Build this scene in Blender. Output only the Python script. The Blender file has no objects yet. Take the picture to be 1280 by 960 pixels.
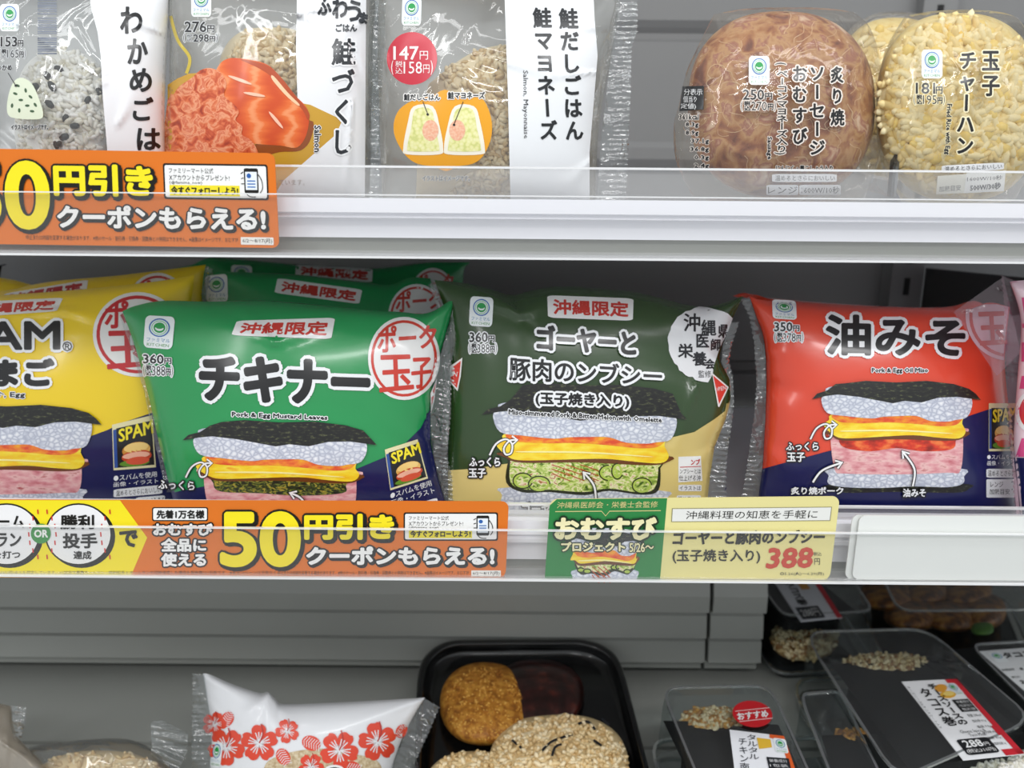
import bpy, math, random
import numpy as np
from mathutils import Vector, Matrix
from mathutils.geometry import delaunay_2d_cdt as cdt
random.seed(7); rng = np.random.default_rng(7)
C = bpy.context.scene.collection
SC = bpy.context.scene

# ---------------------------------------------------------------- camera, world, lights, exposure
FPX = 966.5; PITCH = math.radians(13); ROLL = 0.0086; H = 1.30
_r = np.array([1.0, 0, 0]); _f = np.array([0, math.cos(PITCH), -math.sin(PITCH)]); _u = np.array([0, math.sin(PITCH), math.cos(PITCH)])
RR = math.cos(ROLL)*_r + math.sin(ROLL)*_u; UU = -math.sin(ROLL)*_r + math.cos(ROLL)*_u; ORG = np.array([0, 0, H])
cam = bpy.data.cameras.new('camera'); cam.sensor_width = 36; cam.lens = 36*FPX/1280; cam.clip_start = .01; cam.clip_end = 30
cam.dof.use_dof = True; cam.dof.focus_distance = 0.315; cam.dof.aperture_fstop = 9.0
co = bpy.data.objects.new('camera', cam); C.objects.link(co)
co.matrix_world = Matrix(((RR[0], UU[0], -_f[0], 0), (RR[1], UU[1], -_f[1], 0), (RR[2], UU[2], -_f[2], H), (0, 0, 0, 1)))
SC.camera = co
w = bpy.data.worlds.new('store'); SC.world = w; w.use_nodes = True
w.node_tree.nodes['Background'].inputs[0].default_value = (.93, .97, 1, 1)
w.node_tree.nodes['Background'].inputs[1].default_value = .78
def area(name, loc, target, sx, sy, power, col=(1, 1, 1)):
    l = bpy.data.lights.new(name, 'AREA'); l.shape = 'RECTANGLE'; l.size = sx; l.size_y = sy; l.energy = power; l.color = col
    o = bpy.data.objects.new(name, l); C.objects.link(o); o.location = loc
    o.rotation_euler = (Vector(target)-Vector(loc)).to_track_quat('-Z', 'Y').to_euler()
area('canopy_light', (0, .10, H+.42), (0, .32, H-.05), 1.6, .04, 1.3)
area('ceiling_light', (.4, -1.1, H+1.2), (0, .3, H-.1), 1.8, .10, 15)
area('ceiling_light', (-.9, -.7, H+1.1), (0, .3, H-.1), .10, 1.4, 6)
SC.view_settings.view_transform = 'Standard'; SC.view_settings.look = 'None'; SC.view_settings.gamma = 1
SC.view_settings.use_curve_mapping = False; SC.view_settings.exposure = -0.10
SC.cycles.transparent_max_bounces = 24; SC.cycles.max_bounces = 8

# ---------------------------------------------------------------- helpers
def A(p): return np.atleast_2d(np.asarray(p, float))
def rays(p):
    p = A(p); a = (p[:, 0]-640)/FPX; b = (480-p[:, 1])/FPX
    return _f + a[:, None]*RR + b[:, None]*UU
class Plane:                              # world plane y = y0 + k*(z-z0) + m*x, or flat z
    def __init__(s, pt, n): s.pt = np.array(pt, float); s.n = np.array(n, float)
    def lam(s, p): return ((s.pt-ORG)@s.n)/(rays(p)@s.n)
    def at(s, p, lift=0):
        l = s.lam(p)-lift; return ORG+rays(p)*l[:, None]
def wallp(y, lean=0, z=H, yaw=0): return Plane((0, y, z), (-yaw, 1, -lean))
def flatp(z, tilt=0, y=.35, m=0): return Plane((0, y, z), (m, -tilt, 1))
def pt(px, py, y): return wallp(y).at((px, py))[0]
def zat(py, y): return pt(640, py, y)[2]

def lin(h):
    h = h.lstrip('#'); c = [int(h[i:i+2], 16)/255 for i in (0, 2, 4)]
    return tuple(x/12.92 if x <= .04045 else ((x+.055)/1.055)**2.4 for x in c)+(1,)
MATS = {}
def new(key):
    m = bpy.data.materials.new(key); m.use_nodes = True; nt = m.node_tree; return m, nt, nt.nodes['Principled BSDF']
def M(col, rough=.3, coat=.25, metal=0, spec=.5, bump=0, bscale=60, name=None):
    k = (col, rough, coat, metal, spec, bump, bscale)
    if k in MATS: return MATS[k]
    m, nt, b = new(name or 'ink_'+col.strip('#'))
    b.inputs['Base Color'].default_value = lin(col); b.inputs['Roughness'].default_value = rough
    b.inputs['Metallic'].default_value = metal; b.inputs['Coat Weight'].default_value = coat; b.inputs['Coat Roughness'].default_value = .12
    b.inputs['Specular IOR Level'].default_value = spec
    if bump:
        tc = nt.nodes.new('ShaderNodeTexCoord'); n = nt.nodes.new('ShaderNodeTexNoise'); bp = nt.nodes.new('ShaderNodeBump')
        n.inputs['Scale'].default_value = bscale; n.inputs['Detail'].default_value = 4
        bp.inputs['Strength'].default_value = bump; bp.inputs['Distance'].default_value = .002
        nt.links.new(tc.outputs['Object'], n.inputs['Vector']); nt.links.new(n.outputs['Fac'], bp.inputs['Height']); nt.links.new(bp.outputs[0], b.inputs['Normal'])
    MATS[k] = m; return m
def PAP(col): return M(col, .55, 0, 0, .3)
def tex(name, kind, scale, stops, rough=.35, coat=.2, coord='UV', detail=5, bump=0, dist=0, stretch=(1, 1, 1), sss=0):
    if name in MATS: return MATS[name]
    m, nt, b = new(name); N = nt.nodes.new; L = nt.links.new
    tc = N('ShaderNodeTexCoord'); mp = N('ShaderNodeMapping'); mp.inputs['Scale'].default_value = stretch
    L(tc.outputs[coord], mp.inputs['Vector'])
    if kind in ('voronoi', 'cells'):
        t = N('ShaderNodeTexVoronoi'); t.inputs['Scale'].default_value = scale; t.feature = 'F1' if kind == 'voronoi' else 'DISTANCE_TO_EDGE'; out = t.outputs['Distance']
    elif kind == 'wave':
        t = N('ShaderNodeTexWave'); t.inputs['Scale'].default_value = scale; t.inputs['Distortion'].default_value = dist
        t.inputs['Detail'].default_value = detail; t.inputs['Detail Scale'].default_value = 1.6; out = t.outputs['Color']
    else:
        t = N('ShaderNodeTexNoise'); t.inputs['Scale'].default_value = scale; t.inputs['Detail'].default_value = detail
        t.inputs['Distortion'].default_value = dist; out = t.outputs['Fac']
    L(mp.outputs[0], t.inputs['Vector'])
    r = N('ShaderNodeValToRGB'); r.color_ramp.elements.remove(r.color_ramp.elements[1])
    for i, (p, c) in enumerate(stops):
        e = r.color_ramp.elements[0] if i == 0 else r.color_ramp.elements.new(p)
        e.position = p; e.color = lin(c)
    L(out, r.inputs[0]); L(r.outputs[0], b.inputs['Base Color'])
    b.inputs['Roughness'].default_value = rough; b.inputs['Coat Weight'].default_value = coat; b.inputs['Coat Roughness'].default_value = .12
    if sss: b.inputs['Subsurface Weight'].default_value = sss; b.inputs['Subsurface Scale'].default_value = .002
    if bump:
        bp = N('ShaderNodeBump'); bp.inputs['Strength'].default_value = bump; bp.inputs['Distance'].default_value = .001
        L(out, bp.inputs['Height']); L(bp.outputs[0], b.inputs['Normal'])
    MATS[name] = m; return m
def film(name, milk=.08, gloss=1.0, rough=.07, bump=.5, bscale=30, tint='ffffff', base=.04, clear=.97):
    if name in MATS: return MATS[name]
    m = bpy.data.materials.new(name); m.use_nodes = True; nt = m.node_tree; nt.nodes.clear(); N = nt.nodes.new; L = nt.links.new
    out = N('ShaderNodeOutputMaterial'); tr = N('ShaderNodeBsdfTransparent'); gl = N('ShaderNodeBsdfGlossy'); df = N('ShaderNodeBsdfDiffuse')
    c = lin(tint); tr.inputs[0].default_value = tuple(x*clear for x in c[:3])+(1,); df.inputs[0].default_value = c
    gl.inputs['Roughness'].default_value = rough; gl.inputs['Color'].default_value = (1, 1, 1, 1)
    lw = N('ShaderNodeLayerWeight'); lw.inputs['Blend'].default_value = .25
    ma = N('ShaderNodeMath'); ma.operation = 'MULTIPLY_ADD'; ma.inputs[1].default_value = .55*gloss; ma.inputs[2].default_value = base
    ma.use_clamp = True
    L(lw.outputs['Fresnel'], ma.inputs[0])
    m1 = N('ShaderNodeMixShader'); m1.inputs[0].default_value = milk; L(tr.outputs[0], m1.inputs[1]); L(df.outputs[0], m1.inputs[2])
    m2 = N('ShaderNodeMixShader'); L(ma.outputs[0], m2.inputs[0]); L(m1.outputs[0], m2.inputs[1]); L(gl.outputs[0], m2.inputs[2]); L(m2.outputs[0], out.inputs[0])
    if bump:
        tc = N('ShaderNodeTexCoord'); n = N('ShaderNodeTexNoise'); n.inputs['Scale'].default_value = bscale; n.inputs['Detail'].default_value = 2; n.inputs['Distortion'].default_value = 1.2
        bp = N('ShaderNodeBump'); bp.inputs['Strength'].default_value = bump; bp.inputs['Distance'].default_value = .004
        L(tc.outputs['Object'], n.inputs['Vector']); L(n.outputs['Fac'], bp.inputs['Height'])
        L(bp.outputs[0], gl.inputs['Normal']); L(bp.outputs[0], lw.inputs['Normal'])
    MATS[name] = m; return m

def thing(name, label, cat, loc, group=None):
    o = bpy.data.objects.new(name, None); o.empty_display_size = .02; C.objects.link(o); o.location = loc
    o['label'] = label; o['category'] = cat
    if group: o['group'] = group
    return o
def obj(name, V, Fc, mats, parent=None, midx=None, N_=None, uv=None, smooth=False, label=None, kind=None):
    V = np.asarray(V, float)
    if parent is not None:
        l = np.zeros(3); q = parent
        while q is not None: l = l+np.array(q.location); q = q.parent
        V = V-l
    me = bpy.data.meshes.new(name); me.from_pydata(V.tolist(), [], [tuple(int(i) for i in f) for f in Fc])
    if not isinstance(mats, (list, tuple)): mats = [mats]
    for m in mats: me.materials.append(m)
    if midx is not None: me.polygons.foreach_set('material_index', np.asarray(midx, np.int32))
    if smooth: me.polygons.foreach_set('use_smooth', np.ones(len(me.polygons), bool))
    if uv is not None:
        ul = me.uv_layers.new(name='UVMap'); li = np.empty(len(me.loops), np.int32); me.loops.foreach_get('vertex_index', li)
        ul.data.foreach_set('uv', np.asarray(uv, float)[li].ravel())
    me.update()
    if N_ is not None: me.normals_split_custom_set_from_vertices([tuple(n) for n in N_])
    o = bpy.data.objects.new(name, me); C.objects.link(o)
    if parent is not None: o.parent = parent
    if label: o['label'] = label
    if kind: o['kind'] = kind
    return o
def box(name, x0, x1, y0, y1, z0, z1, mat, parent=None, bevel=0, **k):
    V = [(x, y, z) for x in (x0, x1) for y in (y0, y1) for z in (z0, z1)]
    Fc = [(0, 1, 3, 2), (4, 6, 7, 5), (0, 4, 5, 1), (2, 3, 7, 6), (0, 2, 6, 4), (1, 5, 7, 3)]
    o = obj(name, V, Fc, mat, parent, **k)
    if bevel:
        m = o.modifiers.new('bevel', 'BEVEL'); m.width = bevel; m.segments = 2
    return o
def prism_x(name, prof, x0, x1, mat, parent=None, **k):      # profile (y,z) extruded along x
    n = len(prof); V = [(x, y, z) for x in (x0, x1) for y, z in prof]
    Fc = [tuple(range(n)), tuple(range(2*n-1, n-1, -1))]+[(i, i+n, (i+1) % n+n, (i+1) % n) for i in range(n)]
    return obj(name, V, Fc, mat, parent, **k)
def plate(name, surf, pts, th, mat, parent=None, **k):        # px polygon on a surface, given real thickness away from camera
    pts = A(pts); f = surf.at(pts); n = np.cross(f[1]-f[0], f[2]-f[1]); n /= np.linalg.norm(n)
    if n@rays(pts[:1])[0] < 0: n = -n
    b = f+n*th; m = len(f)
    Fc = [tuple(range(m)), tuple(range(2*m-1, m-1, -1))]+[(i, (i+1) % m, (i+1) % m+m, i+m) for i in range(m)]
    return obj(name, np.vstack([f, b]), Fc, mat, parent, **k)

# ---------------------------------------------------------------- 2D shapes (pixel units)
def crom(pts, n=6, closed=True):
    P = A(pts); out = []; m = len(P)
    for i in range(m if closed else m-1):
        p = [P[(i+j) % m] if closed else P[min(max(i+j, 0), m-1)] for j in (-1, 0, 1, 2)]
        for k in range(n):
            t = k/n; out.append(.5*((2*p[1])+(-p[0]+p[2])*t+(2*p[0]-5*p[1]+4*p[2]-p[3])*t*t+(-p[0]+3*p[1]-3*p[2]+p[3])*t**3))
    if not closed: out.append(P[-1])
    return np.array(out)
def ell(cx, cy, rx, ry, n=28, a0=0, a1=360, rot=0):
    t = np.radians(np.linspace(a0, a1, n, endpoint=(a1-a0) < 360)); x = rx*np.cos(t); y = ry*np.sin(t); r = math.radians(rot)
    return np.c_[cx+x*math.cos(r)-y*math.sin(r), cy+x*math.sin(r)+y*math.cos(r)]
def rrect(x0, y0, x1, y1, r=3, n=4):
    out = []
    for cx, cy, a in ((x1-r, y0+r, -90), (x1-r, y1-r, 0), (x0+r, y1-r, 90), (x0+r, y0+r, 180)):
        for k in range(n+1):
            t = math.radians(a+90*k/n); out.append((cx+r*math.cos(t), cy+r*math.sin(t)))
    return np.array(out)
def rect(x0, y0, x1, y1): return np.array([(x0, y0), (x1, y0), (x1, y1), (x0, y1)], float)
def stroke(pts, w):
    P = A(pts); d = np.gradient(P, axis=0); d /= np.linalg.norm(d, axis=1)[:, None]+1e-9; n = np.c_[-d[:, 1], d[:, 0]]*w/2
    return np.vstack([P+n, (P-n)[::-1]])
def quadmap(q, uv):
    q = A(q); u = uv[:, :1]; v = uv[:, 1:]
    return (1-u)*(1-v)*q[0]+u*(1-v)*q[1]+u*v*q[2]+(1-u)*v*q[3]
def B(b):
    b = np.asarray(b, float)
    return rect(*b) if b.ndim == 1 else b
def tri_area(V, T): 
    a, b, c = V[T[:, 0]], V[T[:, 1]], V[T[:, 2]]; return abs((b-a)[:, 0]*(c-a)[:, 1]-(b-a)[:, 1]*(c-a)[:, 0])/2
def ccw(P):
    P = np.asarray(P, float); x, y = P[:, 0], P[:, 1]
    return P if (x*np.roll(y, -1)-y*np.roll(x, -1)).sum() > 0 else P[::-1]
def ccwt(V, T):
    a, b, c = V[T[:, 0]], V[T[:, 1]], V[T[:, 2]]; n = (b-a)[:, 0]*(c-a)[:, 1]-(b-a)[:, 1]*(c-a)[:, 0] < 0
    T = T.copy(); T[n] = T[n][:, ::-1]; return T
def fill(poly):
    poly = ccw(poly)
    V, _, T, *_ = cdt([Vector(p) for p in np.asarray(poly).tolist()], [], [list(range(len(poly)))], 1, 1e-5)
    return np.array([tuple(v) for v in V]).reshape(-1, 2), np.array([list(t) for t in T], int).reshape(-1, 3)
def subdiv(V, T, L):
    V = [tuple(v) for v in V]; mid = {}; out = []; st = [tuple(t) for t in T]
    while st:
        t = st.pop(); d = [math.dist(V[t[i]], V[t[(i+1) % 3]]) for i in range(3)]; i = d.index(max(d))
        if d[i] <= L: out.append(t); continue
        a, b, c = t[i], t[(i+1) % 3], t[(i+2) % 3]; k = (min(a, b), max(a, b))
        if k not in mid: mid[k] = len(V); V.append(((V[a][0]+V[b][0])/2, (V[a][1]+V[b][1])/2))
        m = mid[k]; st += [(a, m, c), (m, b, c)]
    return np.array(V), np.array(out, int).reshape(-1, 3)
def boundary(T):
    c = {}
    for f in T.tolist():
        for i in range(3):
            a, b = f[i], f[(i+1) % 3]; k = (min(a, b), max(a, b)); c[k] = None if k in c else (a, b)
    return [e for e in c.values() if e]
def weld(V, T):
    k = {}; mp = []; W = []
    for p in V.tolist():
        q = (round(p[0], 4), round(p[1], 4))
        if q not in k: k[q] = len(W); W.append(p)
        mp.append(k[q])
    mp = np.array(mp); T = mp[T]; T = T[(T[:, 0] != T[:, 1]) & (T[:, 1] != T[:, 2]) & (T[:, 0] != T[:, 2])]
    return np.array(W), T
def comps(V, T):
    p = list(range(len(V)))
    def f(i):
        while p[i] != i: p[i] = p[p[i]]; i = p[i]
        return i
    for a, b, c in T.tolist(): p[f(a)] = f(b); p[f(b)] = f(c)
    return np.array([f(t[0]) for t in T.tolist()])
def dilate(V, T, r, ng=6):
    """outline of a glyph grown by r, as a clean union"""
    V, T = weld(V, T); T = ccwt(V, T)
    def rec(T_):
        E = boundary(T_)
        if len(E) > 70:
            k = comps(V, T_); ids = np.unique(k)
            if len(ids) > 1:
                cx = np.array([V[T_[k == i]].reshape(-1, 2)[:, 0].mean() for i in ids]); o = ids[cx.argsort()]; m = np.isin(k, o[:len(o)//2])
                a, b = rec(T_[m]), rec(T_[~m])
                if a[0][:, 0].max() < b[0][:, 0].min(): return np.vstack([a[0], b[0]]), np.vstack([a[1], b[1]+len(a[0])])
                return union([], [], [a, b], r)
        P = [Vector(p) for p in V.tolist()]; VV, F_ = [], []
        for i, j in E:
            d = P[j]-P[i]
            if d.length < .01: continue
            d.normalize(); n = Vector((-d.y, d.x))*r; k = len(VV); VV += [P[i]+n, P[i]-n, P[j]-n, P[j]+n]; F_.append([k, k+1, k+2, k+3])
        for i in {i for e in E for i in e}:
            k = len(VV); VV += [P[i]+Vector((math.cos(q*2*math.pi/ng+.3), math.sin(q*2*math.pi/ng+.3)))*r for q in range(ng)]; F_.append(list(range(k, k+ng)))
        return union(VV, F_, [(V, T_)], r)
    return rec(T)
def parity(c, a, b):
    x, y = c[:, :1], c[:, 1:]; m = (a[None, :, 1] > y) != (b[None, :, 1] > y); dy = b[:, 1]-a[:, 1]; dy = np.where(dy == 0, 1e-9, dy)
    return ((m & (x < (b[:, 0]-a[:, 0])*(y-a[:, 1])/dy+a[:, 0])).sum(1) % 2) == 1
def union(VV, F_, shapes, r, both=False):
    ed, sg = [], []
    for V, T in shapes:
        E = boundary(T); k = len(VV); idx = {i: k+n for n, i in enumerate(dict.fromkeys(i for e in E for i in e))}
        VV += [Vector(V[i].tolist()) for i in idx]; ed += [(idx[a], idx[b]) for a, b in E]; sg.append((V[[e[0] for e in E]], V[[e[1] for e in E]]))
    R = cdt(VV, ed, F_, 1, 1e-5)
    V2 = np.array([tuple(v) for v in R[0]]); T2 = np.array([list(t) for t in R[2]], int).reshape(-1, 3); c = V2[T2].mean(1)
    P_ = [parity(c, a, b) for a, b in sg]; keep = np.array([bool(o) for o in R[5]]); m = P_[0] & P_[1] if both else (np.logical_or.reduce(P_) | keep)
    T2 = T2[m]
    if both: return V2, T2
    A0 = tri_area(V2, T2).sum()
    nx = {}
    for a, b in boundary(T2): nx.setdefault(a, []).append(b)
    tol = min(.06, r*.12); pts = []; ed = []
    while nx:
        a = next(iter(nx)); lp = [a]; c = nx[a].pop()
        if not nx[a]: del nx[a]
        while c != a:
            lp.append(c)
            if c not in nx: return V2, T2
            n = nx[c].pop()
            if not nx[c]: del nx[c]
            c = n
        P = V2[lp].tolist(); keep = []; skip = []; n = len(P)
        for i in range(n):
            a = keep[-1] if keep else P[i-1]; b, c = P[i], P[(i+1) % n]
            skip.append(b); dx, dy, ln = c[0]-a[0], c[1]-a[1], math.dist(a, c)+1e-9
            if i == 0 or len(skip) > 60 or any(abs((q[0]-a[0])*dy-(q[1]-a[1])*dx)/ln > tol for q in skip): keep.append(b); skip = []
        if len(keep) < 3: continue
        k = len(pts); pts += keep; ed += [(k+i, k+(i+1) % len(keep)) for i in range(len(keep))]
    if pts:
        R = cdt([Vector(p) for p in pts], ed, [], 1, 1e-5)
        T3 = np.array([list(f) for f in R[2] if len(f) == 3], int).reshape(-1, 3); V3 = np.array([tuple(v) for v in R[0]])
        P = np.array(pts); T3 = T3[parity(V3[T3].mean(1), P[[e[0] for e in ed]], P[[e[1] for e in ed]])]
        if len(T3) and abs(tri_area(V3, T3).sum()-A0) < .05*A0: return V3, T3
    return V2, T2
def clip(V, T, poly):
    V, T = weld(V, T); return union([], [], [(V, T), fill(poly)], 1, True)
_G = {}
def glyphs(s, res=3):
    if (s, res) in _G: return _G[s, res]
    c = bpy.data.curves.new('t', 'FONT'); c.body = s; c.size = 1; c.resolution_u = res
    o = bpy.data.objects.new('t', c); me = bpy.data.meshes.new_from_object(o); me.calc_loop_triangles()
    V = np.array([(v.co.x, v.co.y) for v in me.vertices]).reshape(-1, 2); T = np.array([tuple(l.vertices) for l in me.loop_triangles], int).reshape(-1, 3)
    bpy.data.objects.remove(o); bpy.data.curves.remove(c); bpy.data.meshes.remove(me)
    _G[s, res] = (V, T); return V, T

class Ink:
    """collects flat print in pixel units and lays it on a surface, one mesh per part name"""
    def __init__(s, surf, parent, lift=.00022, step=.00007, cell=7, paper=False):
        s.surf, s.parent, s.lift, s.step, s.cell, s.parts, s.mk = surf, parent, lift, step, cell, {}, (PAP if paper else M); s.uid = 0
    def add(s, part, V, T, mat, lay=0, cp=None):
        if len(T) == 0: return
        if cp is not None: V, T = clip(V, T, cp)
        if len(T) == 0: return
        V, T = subdiv(V, T, s.cell)
        s.parts.setdefault(part, []).append((V, T, s.mk(mat) if isinstance(mat, str) else mat, lay))
    def poly(s, part, pts, mat, lay=0, cp=None):
        V, T = fill(pts); s.add(part, V, T, mat, lay, cp)
    def line(s, part, pts, w, mat, lay=0, cp=None):
        P = stroke(pts, w); n = len(P)//2; s.add(part, P, np.array([q for i in range(n-1) for q in ((i, i+1, 2*n-2-i), (i, 2*n-2-i, 2*n-1-i))]), mat, lay, cp)
    def ring(s, part, cx, cy, rx, ry, w, mat, lay=0, a0=0, a1=360, cp=None):
        n = 40; o = ell(cx, cy, rx, ry, n, a0, a1-(.01 if a1-a0 >= 360 else 0)); i = ell(cx, cy, rx-w, ry-w, n, a0, a1-(.01 if a1-a0 >= 360 else 0))
        V = np.vstack([o, i]); T = []
        full = a1-a0 >= 360
        for k in range(n-1): T += [(k, k+1, n+k+1), (k, n+k+1, n+k)]
        s.add(part, V, np.array(T), mat, lay, cp)
    def _put(s, part, V, T, mat, lay, bold, out, cp):
        if bold < .3: bold = 0
        if part in ('caption_lettering', 'note_lettering', 'open_lettering'): s.uid += 1; part += '#%d' % s.uid
        base = dilate(V, T, bold) if bold else (V, T)
        for i, (w, c) in enumerate(out): s.add(part, *dilate(V, T, bold+w, 6 if w > 1.2 else 5), c, lay-len(out)+i, cp)
        s.add(part, *base, mat, lay, cp)
    def text(s, part, t, b, mat, lay=3, bold=0, out=(), cp=None):
        b = B(b); hh = math.dist(b[0], b[3])
        if hh < 10: out = [(w_*.62, c_) for w_, c_ in out]; bold = max(bold, .3 if out and hh > 5 else bold)
        V, T = glyphs(t, 1 if math.dist(b[0], b[3]) < 9 else 2 if math.dist(b[0], b[3]) < 27 else 5); lo, hi = V.min(0), V.max(0); uv = (V-lo)/(hi-lo); uv[:, 1] = 1-uv[:, 1]
        s._put(part, quadmap(B(b), uv), T, mat, lay, bold, out, cp)
    def vtext(s, part, t, b, mat, lay=3, bold=0, out=(), cp=None, sc=1.0):
        """upright vertical writing, one character per cell of the column"""
        Vs, Ts, n = [], [], 0; m = len(t)
        for i, ch in enumerate(t):
            V, T = glyphs(ch, 2); V = V.copy()
            if ch in 'ー―～()（）「」…': V = np.c_[.5+(V[:, 1]-.38), .38-(V[:, 0]-.5)]
            u = .5+(V[:, 0]-.5)*sc; v = (i+.5-(V[:, 1]-.38)*sc)/m
            Vs.append(np.c_[u, v]); Ts.append(T+n); n += len(V)
        s._put(part, quadmap(B(b), np.vstack(Vs)), np.vstack(Ts), mat, lay, bold, out, cp)
    def rtext(s, part, t, b, mat, lay=3, bold=0, out=()):
        """writing turned a quarter clockwise, reading downwards"""
        q = B(b); s.text(part, t, [q[1], q[2], q[3], q[0]], mat, lay, bold, out)
    def build(s):
        for part, L in s.parts.items():
            V, T, mi, mats, LF, n = [], [], [], [], [], 0
            for v, t, m, lay in L:
                if m not in mats: mats.append(m)
                V.append(v); T.append(t+n); n += len(v); mi += [mats.index(m)]*len(t); LF += [s.lift+max(lay, 0)*s.step]*len(v)
            V = np.vstack(V); T = np.vstack(T); LF = np.array(LF)
            P = s.surf.at(V, LF); e = .8
            N_ = np.cross(s.surf.at(V+[e, 0])-s.surf.at(V-[e, 0]), s.surf.at(V+[0, e])-s.surf.at(V-[0, e])); N_ /= np.linalg.norm(N_, axis=1)[:, None]+1e-12
            N_[(N_*rays(V)).sum(1) > 0] *= -1
            a, b, c = P[T[:, 0]], P[T[:, 1]], P[T[:, 2]]; fn = np.cross(b-a, c-a); bad = (fn*rays(V[T[:, 0]])).sum(1) > 0; T[bad] = T[bad][:, ::-1]
            obj(part.split('#')[0], P, T, mats, s.parent, mi, N_, V/100., smooth=True)

# ---------------------------------------------------------------- pillow surfaces
def poly_eval(P, s):
    d = np.r_[0, np.cumsum(np.linalg.norm(np.diff(P, axis=0), axis=1))]; d /= d[-1]
    return np.c_[np.interp(s, d, P[:, 0]), np.interp(s, d, P[:, 1])]
def inside(P, poly):
    poly = A(poly); c = np.zeros(len(P), bool); j = len(poly)-1
    for i in range(len(poly)):
        a, b = poly[i], poly[j]; m = (a[1] > P[:, 1]) != (b[1] > P[:, 1])
        c ^= m & (P[:, 0] < (b[0]-a[0])*(P[:, 1]-a[1])/((b[1]-a[1]) if b[1] != a[1] else 1e-9)+a[0]); j = i
    return c
class Pillow:
    def __init__(s, plane, top, right, bottom, left, T, ps=.7, pt_=.5, wr=(), T2=None):
        """edges as pixel lists: top L->R, right T->B, bottom L->R, left T->B; wr = creases (x0,y0,x1,y1,width px,depth m)"""
        s.plane = plane; s.e = [crom(e, 5, False) if len(e) > 2 else A(e) for e in (top, right, bottom, left)]
        s.T, s.ps, s.pt, s.wr = T, ps, pt_, wr; s.T2 = T if T2 is None else T2
        g = np.linspace(0, 1, 26); S, U = np.meshgrid(g, g); s.gs = np.c_[S.ravel(), U.ravel()]; s.gp = s.xy(s.gs)
    def xy(s, st):
        a, t = st[:, 0], st[:, 1]; top, right, bot, left = [poly_eval(e, v) for e, v in zip(s.e, (a, t, a, t))]
        c = [s.e[0][0], s.e[0][-1], s.e[2][-1], s.e[2][0]]; a = a[:, None]; t = t[:, None]
        return (1-t)*top+t*bot+(1-a)*left+a*right-((1-a)*(1-t)*c[0]+a*(1-t)*c[1]+a*t*c[2]+(1-a)*t*c[3])
    def inv(s, p):
        p = A(p); i = np.empty(len(p), int)
        for k in range(0, len(p), 4000): i[k:k+4000] = ((p[k:k+4000, None]-s.gp[None])**2).sum(2).argmin(1)
        st = s.gs[i].copy(); e = 1e-3
        for _ in range(5):
            q = np.clip(st, e, 1-e); f = s.xy(q)-p; fs = (s.xy(q+[e, 0])-s.xy(q-[e, 0]))/(2*e); ft = (s.xy(q+[0, e])-s.xy(q-[0, e]))/(2*e)
            det = fs[:, 0]*ft[:, 1]-fs[:, 1]*ft[:, 0]; det = np.where(abs(det) < 1e-6, 1e-6, det)
            ds = (f[:, 0]*ft[:, 1]-f[:, 1]*ft[:, 0])/det; dt = (fs[:, 0]*f[:, 1]-fs[:, 1]*f[:, 0])/det
            st = np.clip(q-np.clip(np.c_[ds, dt], -.1, .1), 0, 1)
        return st
    def bul(s, st, p):
        a = np.clip(st, 0, 1); b = (np.clip(4*a[:, 0]*(1-a[:, 0]), 0, 1)**s.ps)*(np.clip(4*a[:, 1]*(1-a[:, 1]), 0, 1)**s.pt)
        w_ = np.zeros(len(p)); 
        for x0, y0, x1, y1, wd, am in s.wr:
            d = np.array([x1-x0, y1-y0]); L = np.linalg.norm(d); d = d/L; r = p-[x0, y0]; u = r@d/L; v = r@[-d[1], d[0]]
            k = 1.0-np.clip(u, 0, 1)*.75
            w_ += 1.45*am*np.exp(-(v/(wd*(.5+np.clip(u, 0, 1))))**2)*k*np.exp(-np.clip(abs(u-.5)-.5, 0, 9)**2*(L/wd)**2)
        return s.T*b+w_*np.minimum(1, b*5+.1)
    def at(s, p, lift=0):
        p = A(p); l = s.plane.lam(p)-s.bul(s.inv(p), p)-lift; return ORG+rays(p)*l[:, None]
    def mesh(s, name, mat, parent, nx=70, ny=50, back=True, backmat=None, zone=None, **k):
        S, U = np.meshgrid(np.linspace(0, 1, nx), np.linspace(0, 1, ny)); st = np.c_[S.ravel(), U.ravel()]; p = s.xy(st)
        l = s.plane.lam(p); R = rays(p); Fv = ORG+R*(l-s.bul(st, p))[:, None]
        idx = np.arange(nx*ny).reshape(ny, nx); q = np.stack([idx[:-1, :-1], idx[1:, :-1], idx[1:, 1:], idx[:-1, 1:]], -1).reshape(-1, 4)
        uv = p/100.; mats = [mat]; mi = [0]*len(q); V = Fv; Fc = q
        if back:
            b = (np.clip(4*st[:, 0]*(1-st[:, 0]), 0, 1)**.6)*(np.clip(4*st[:, 1]*(1-st[:, 1]), 0, 1)**.4)
            Bv = ORG+R*(l+s.T2*b+1e-5)[:, None]; V = np.vstack([Fv, Bv]); Fc = np.vstack([q, q[:, ::-1]+nx*ny]); uv = np.vstack([uv, uv])
            if backmat: mats.append(backmat); mi += [1]*len(q)
            else: mi += [0]*len(q)
        if zone:
            mats.append(zone[1]); c = p[q].mean(1); ins = inside(c, zone[0]); iv = inside(p, zone[0])[q].all(1); so = st[q]; brd = ((so < .001) | (so > .999)).any((1, 2)); ins = ins & (iv | brd); ins = np.r_[ins, ins] if back else ins
            mi = np.where(ins, len(mats)-1, mi)
        return obj(name, V, Fc, mats, parent, mi, None, uv, smooth=True, **k)
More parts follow.
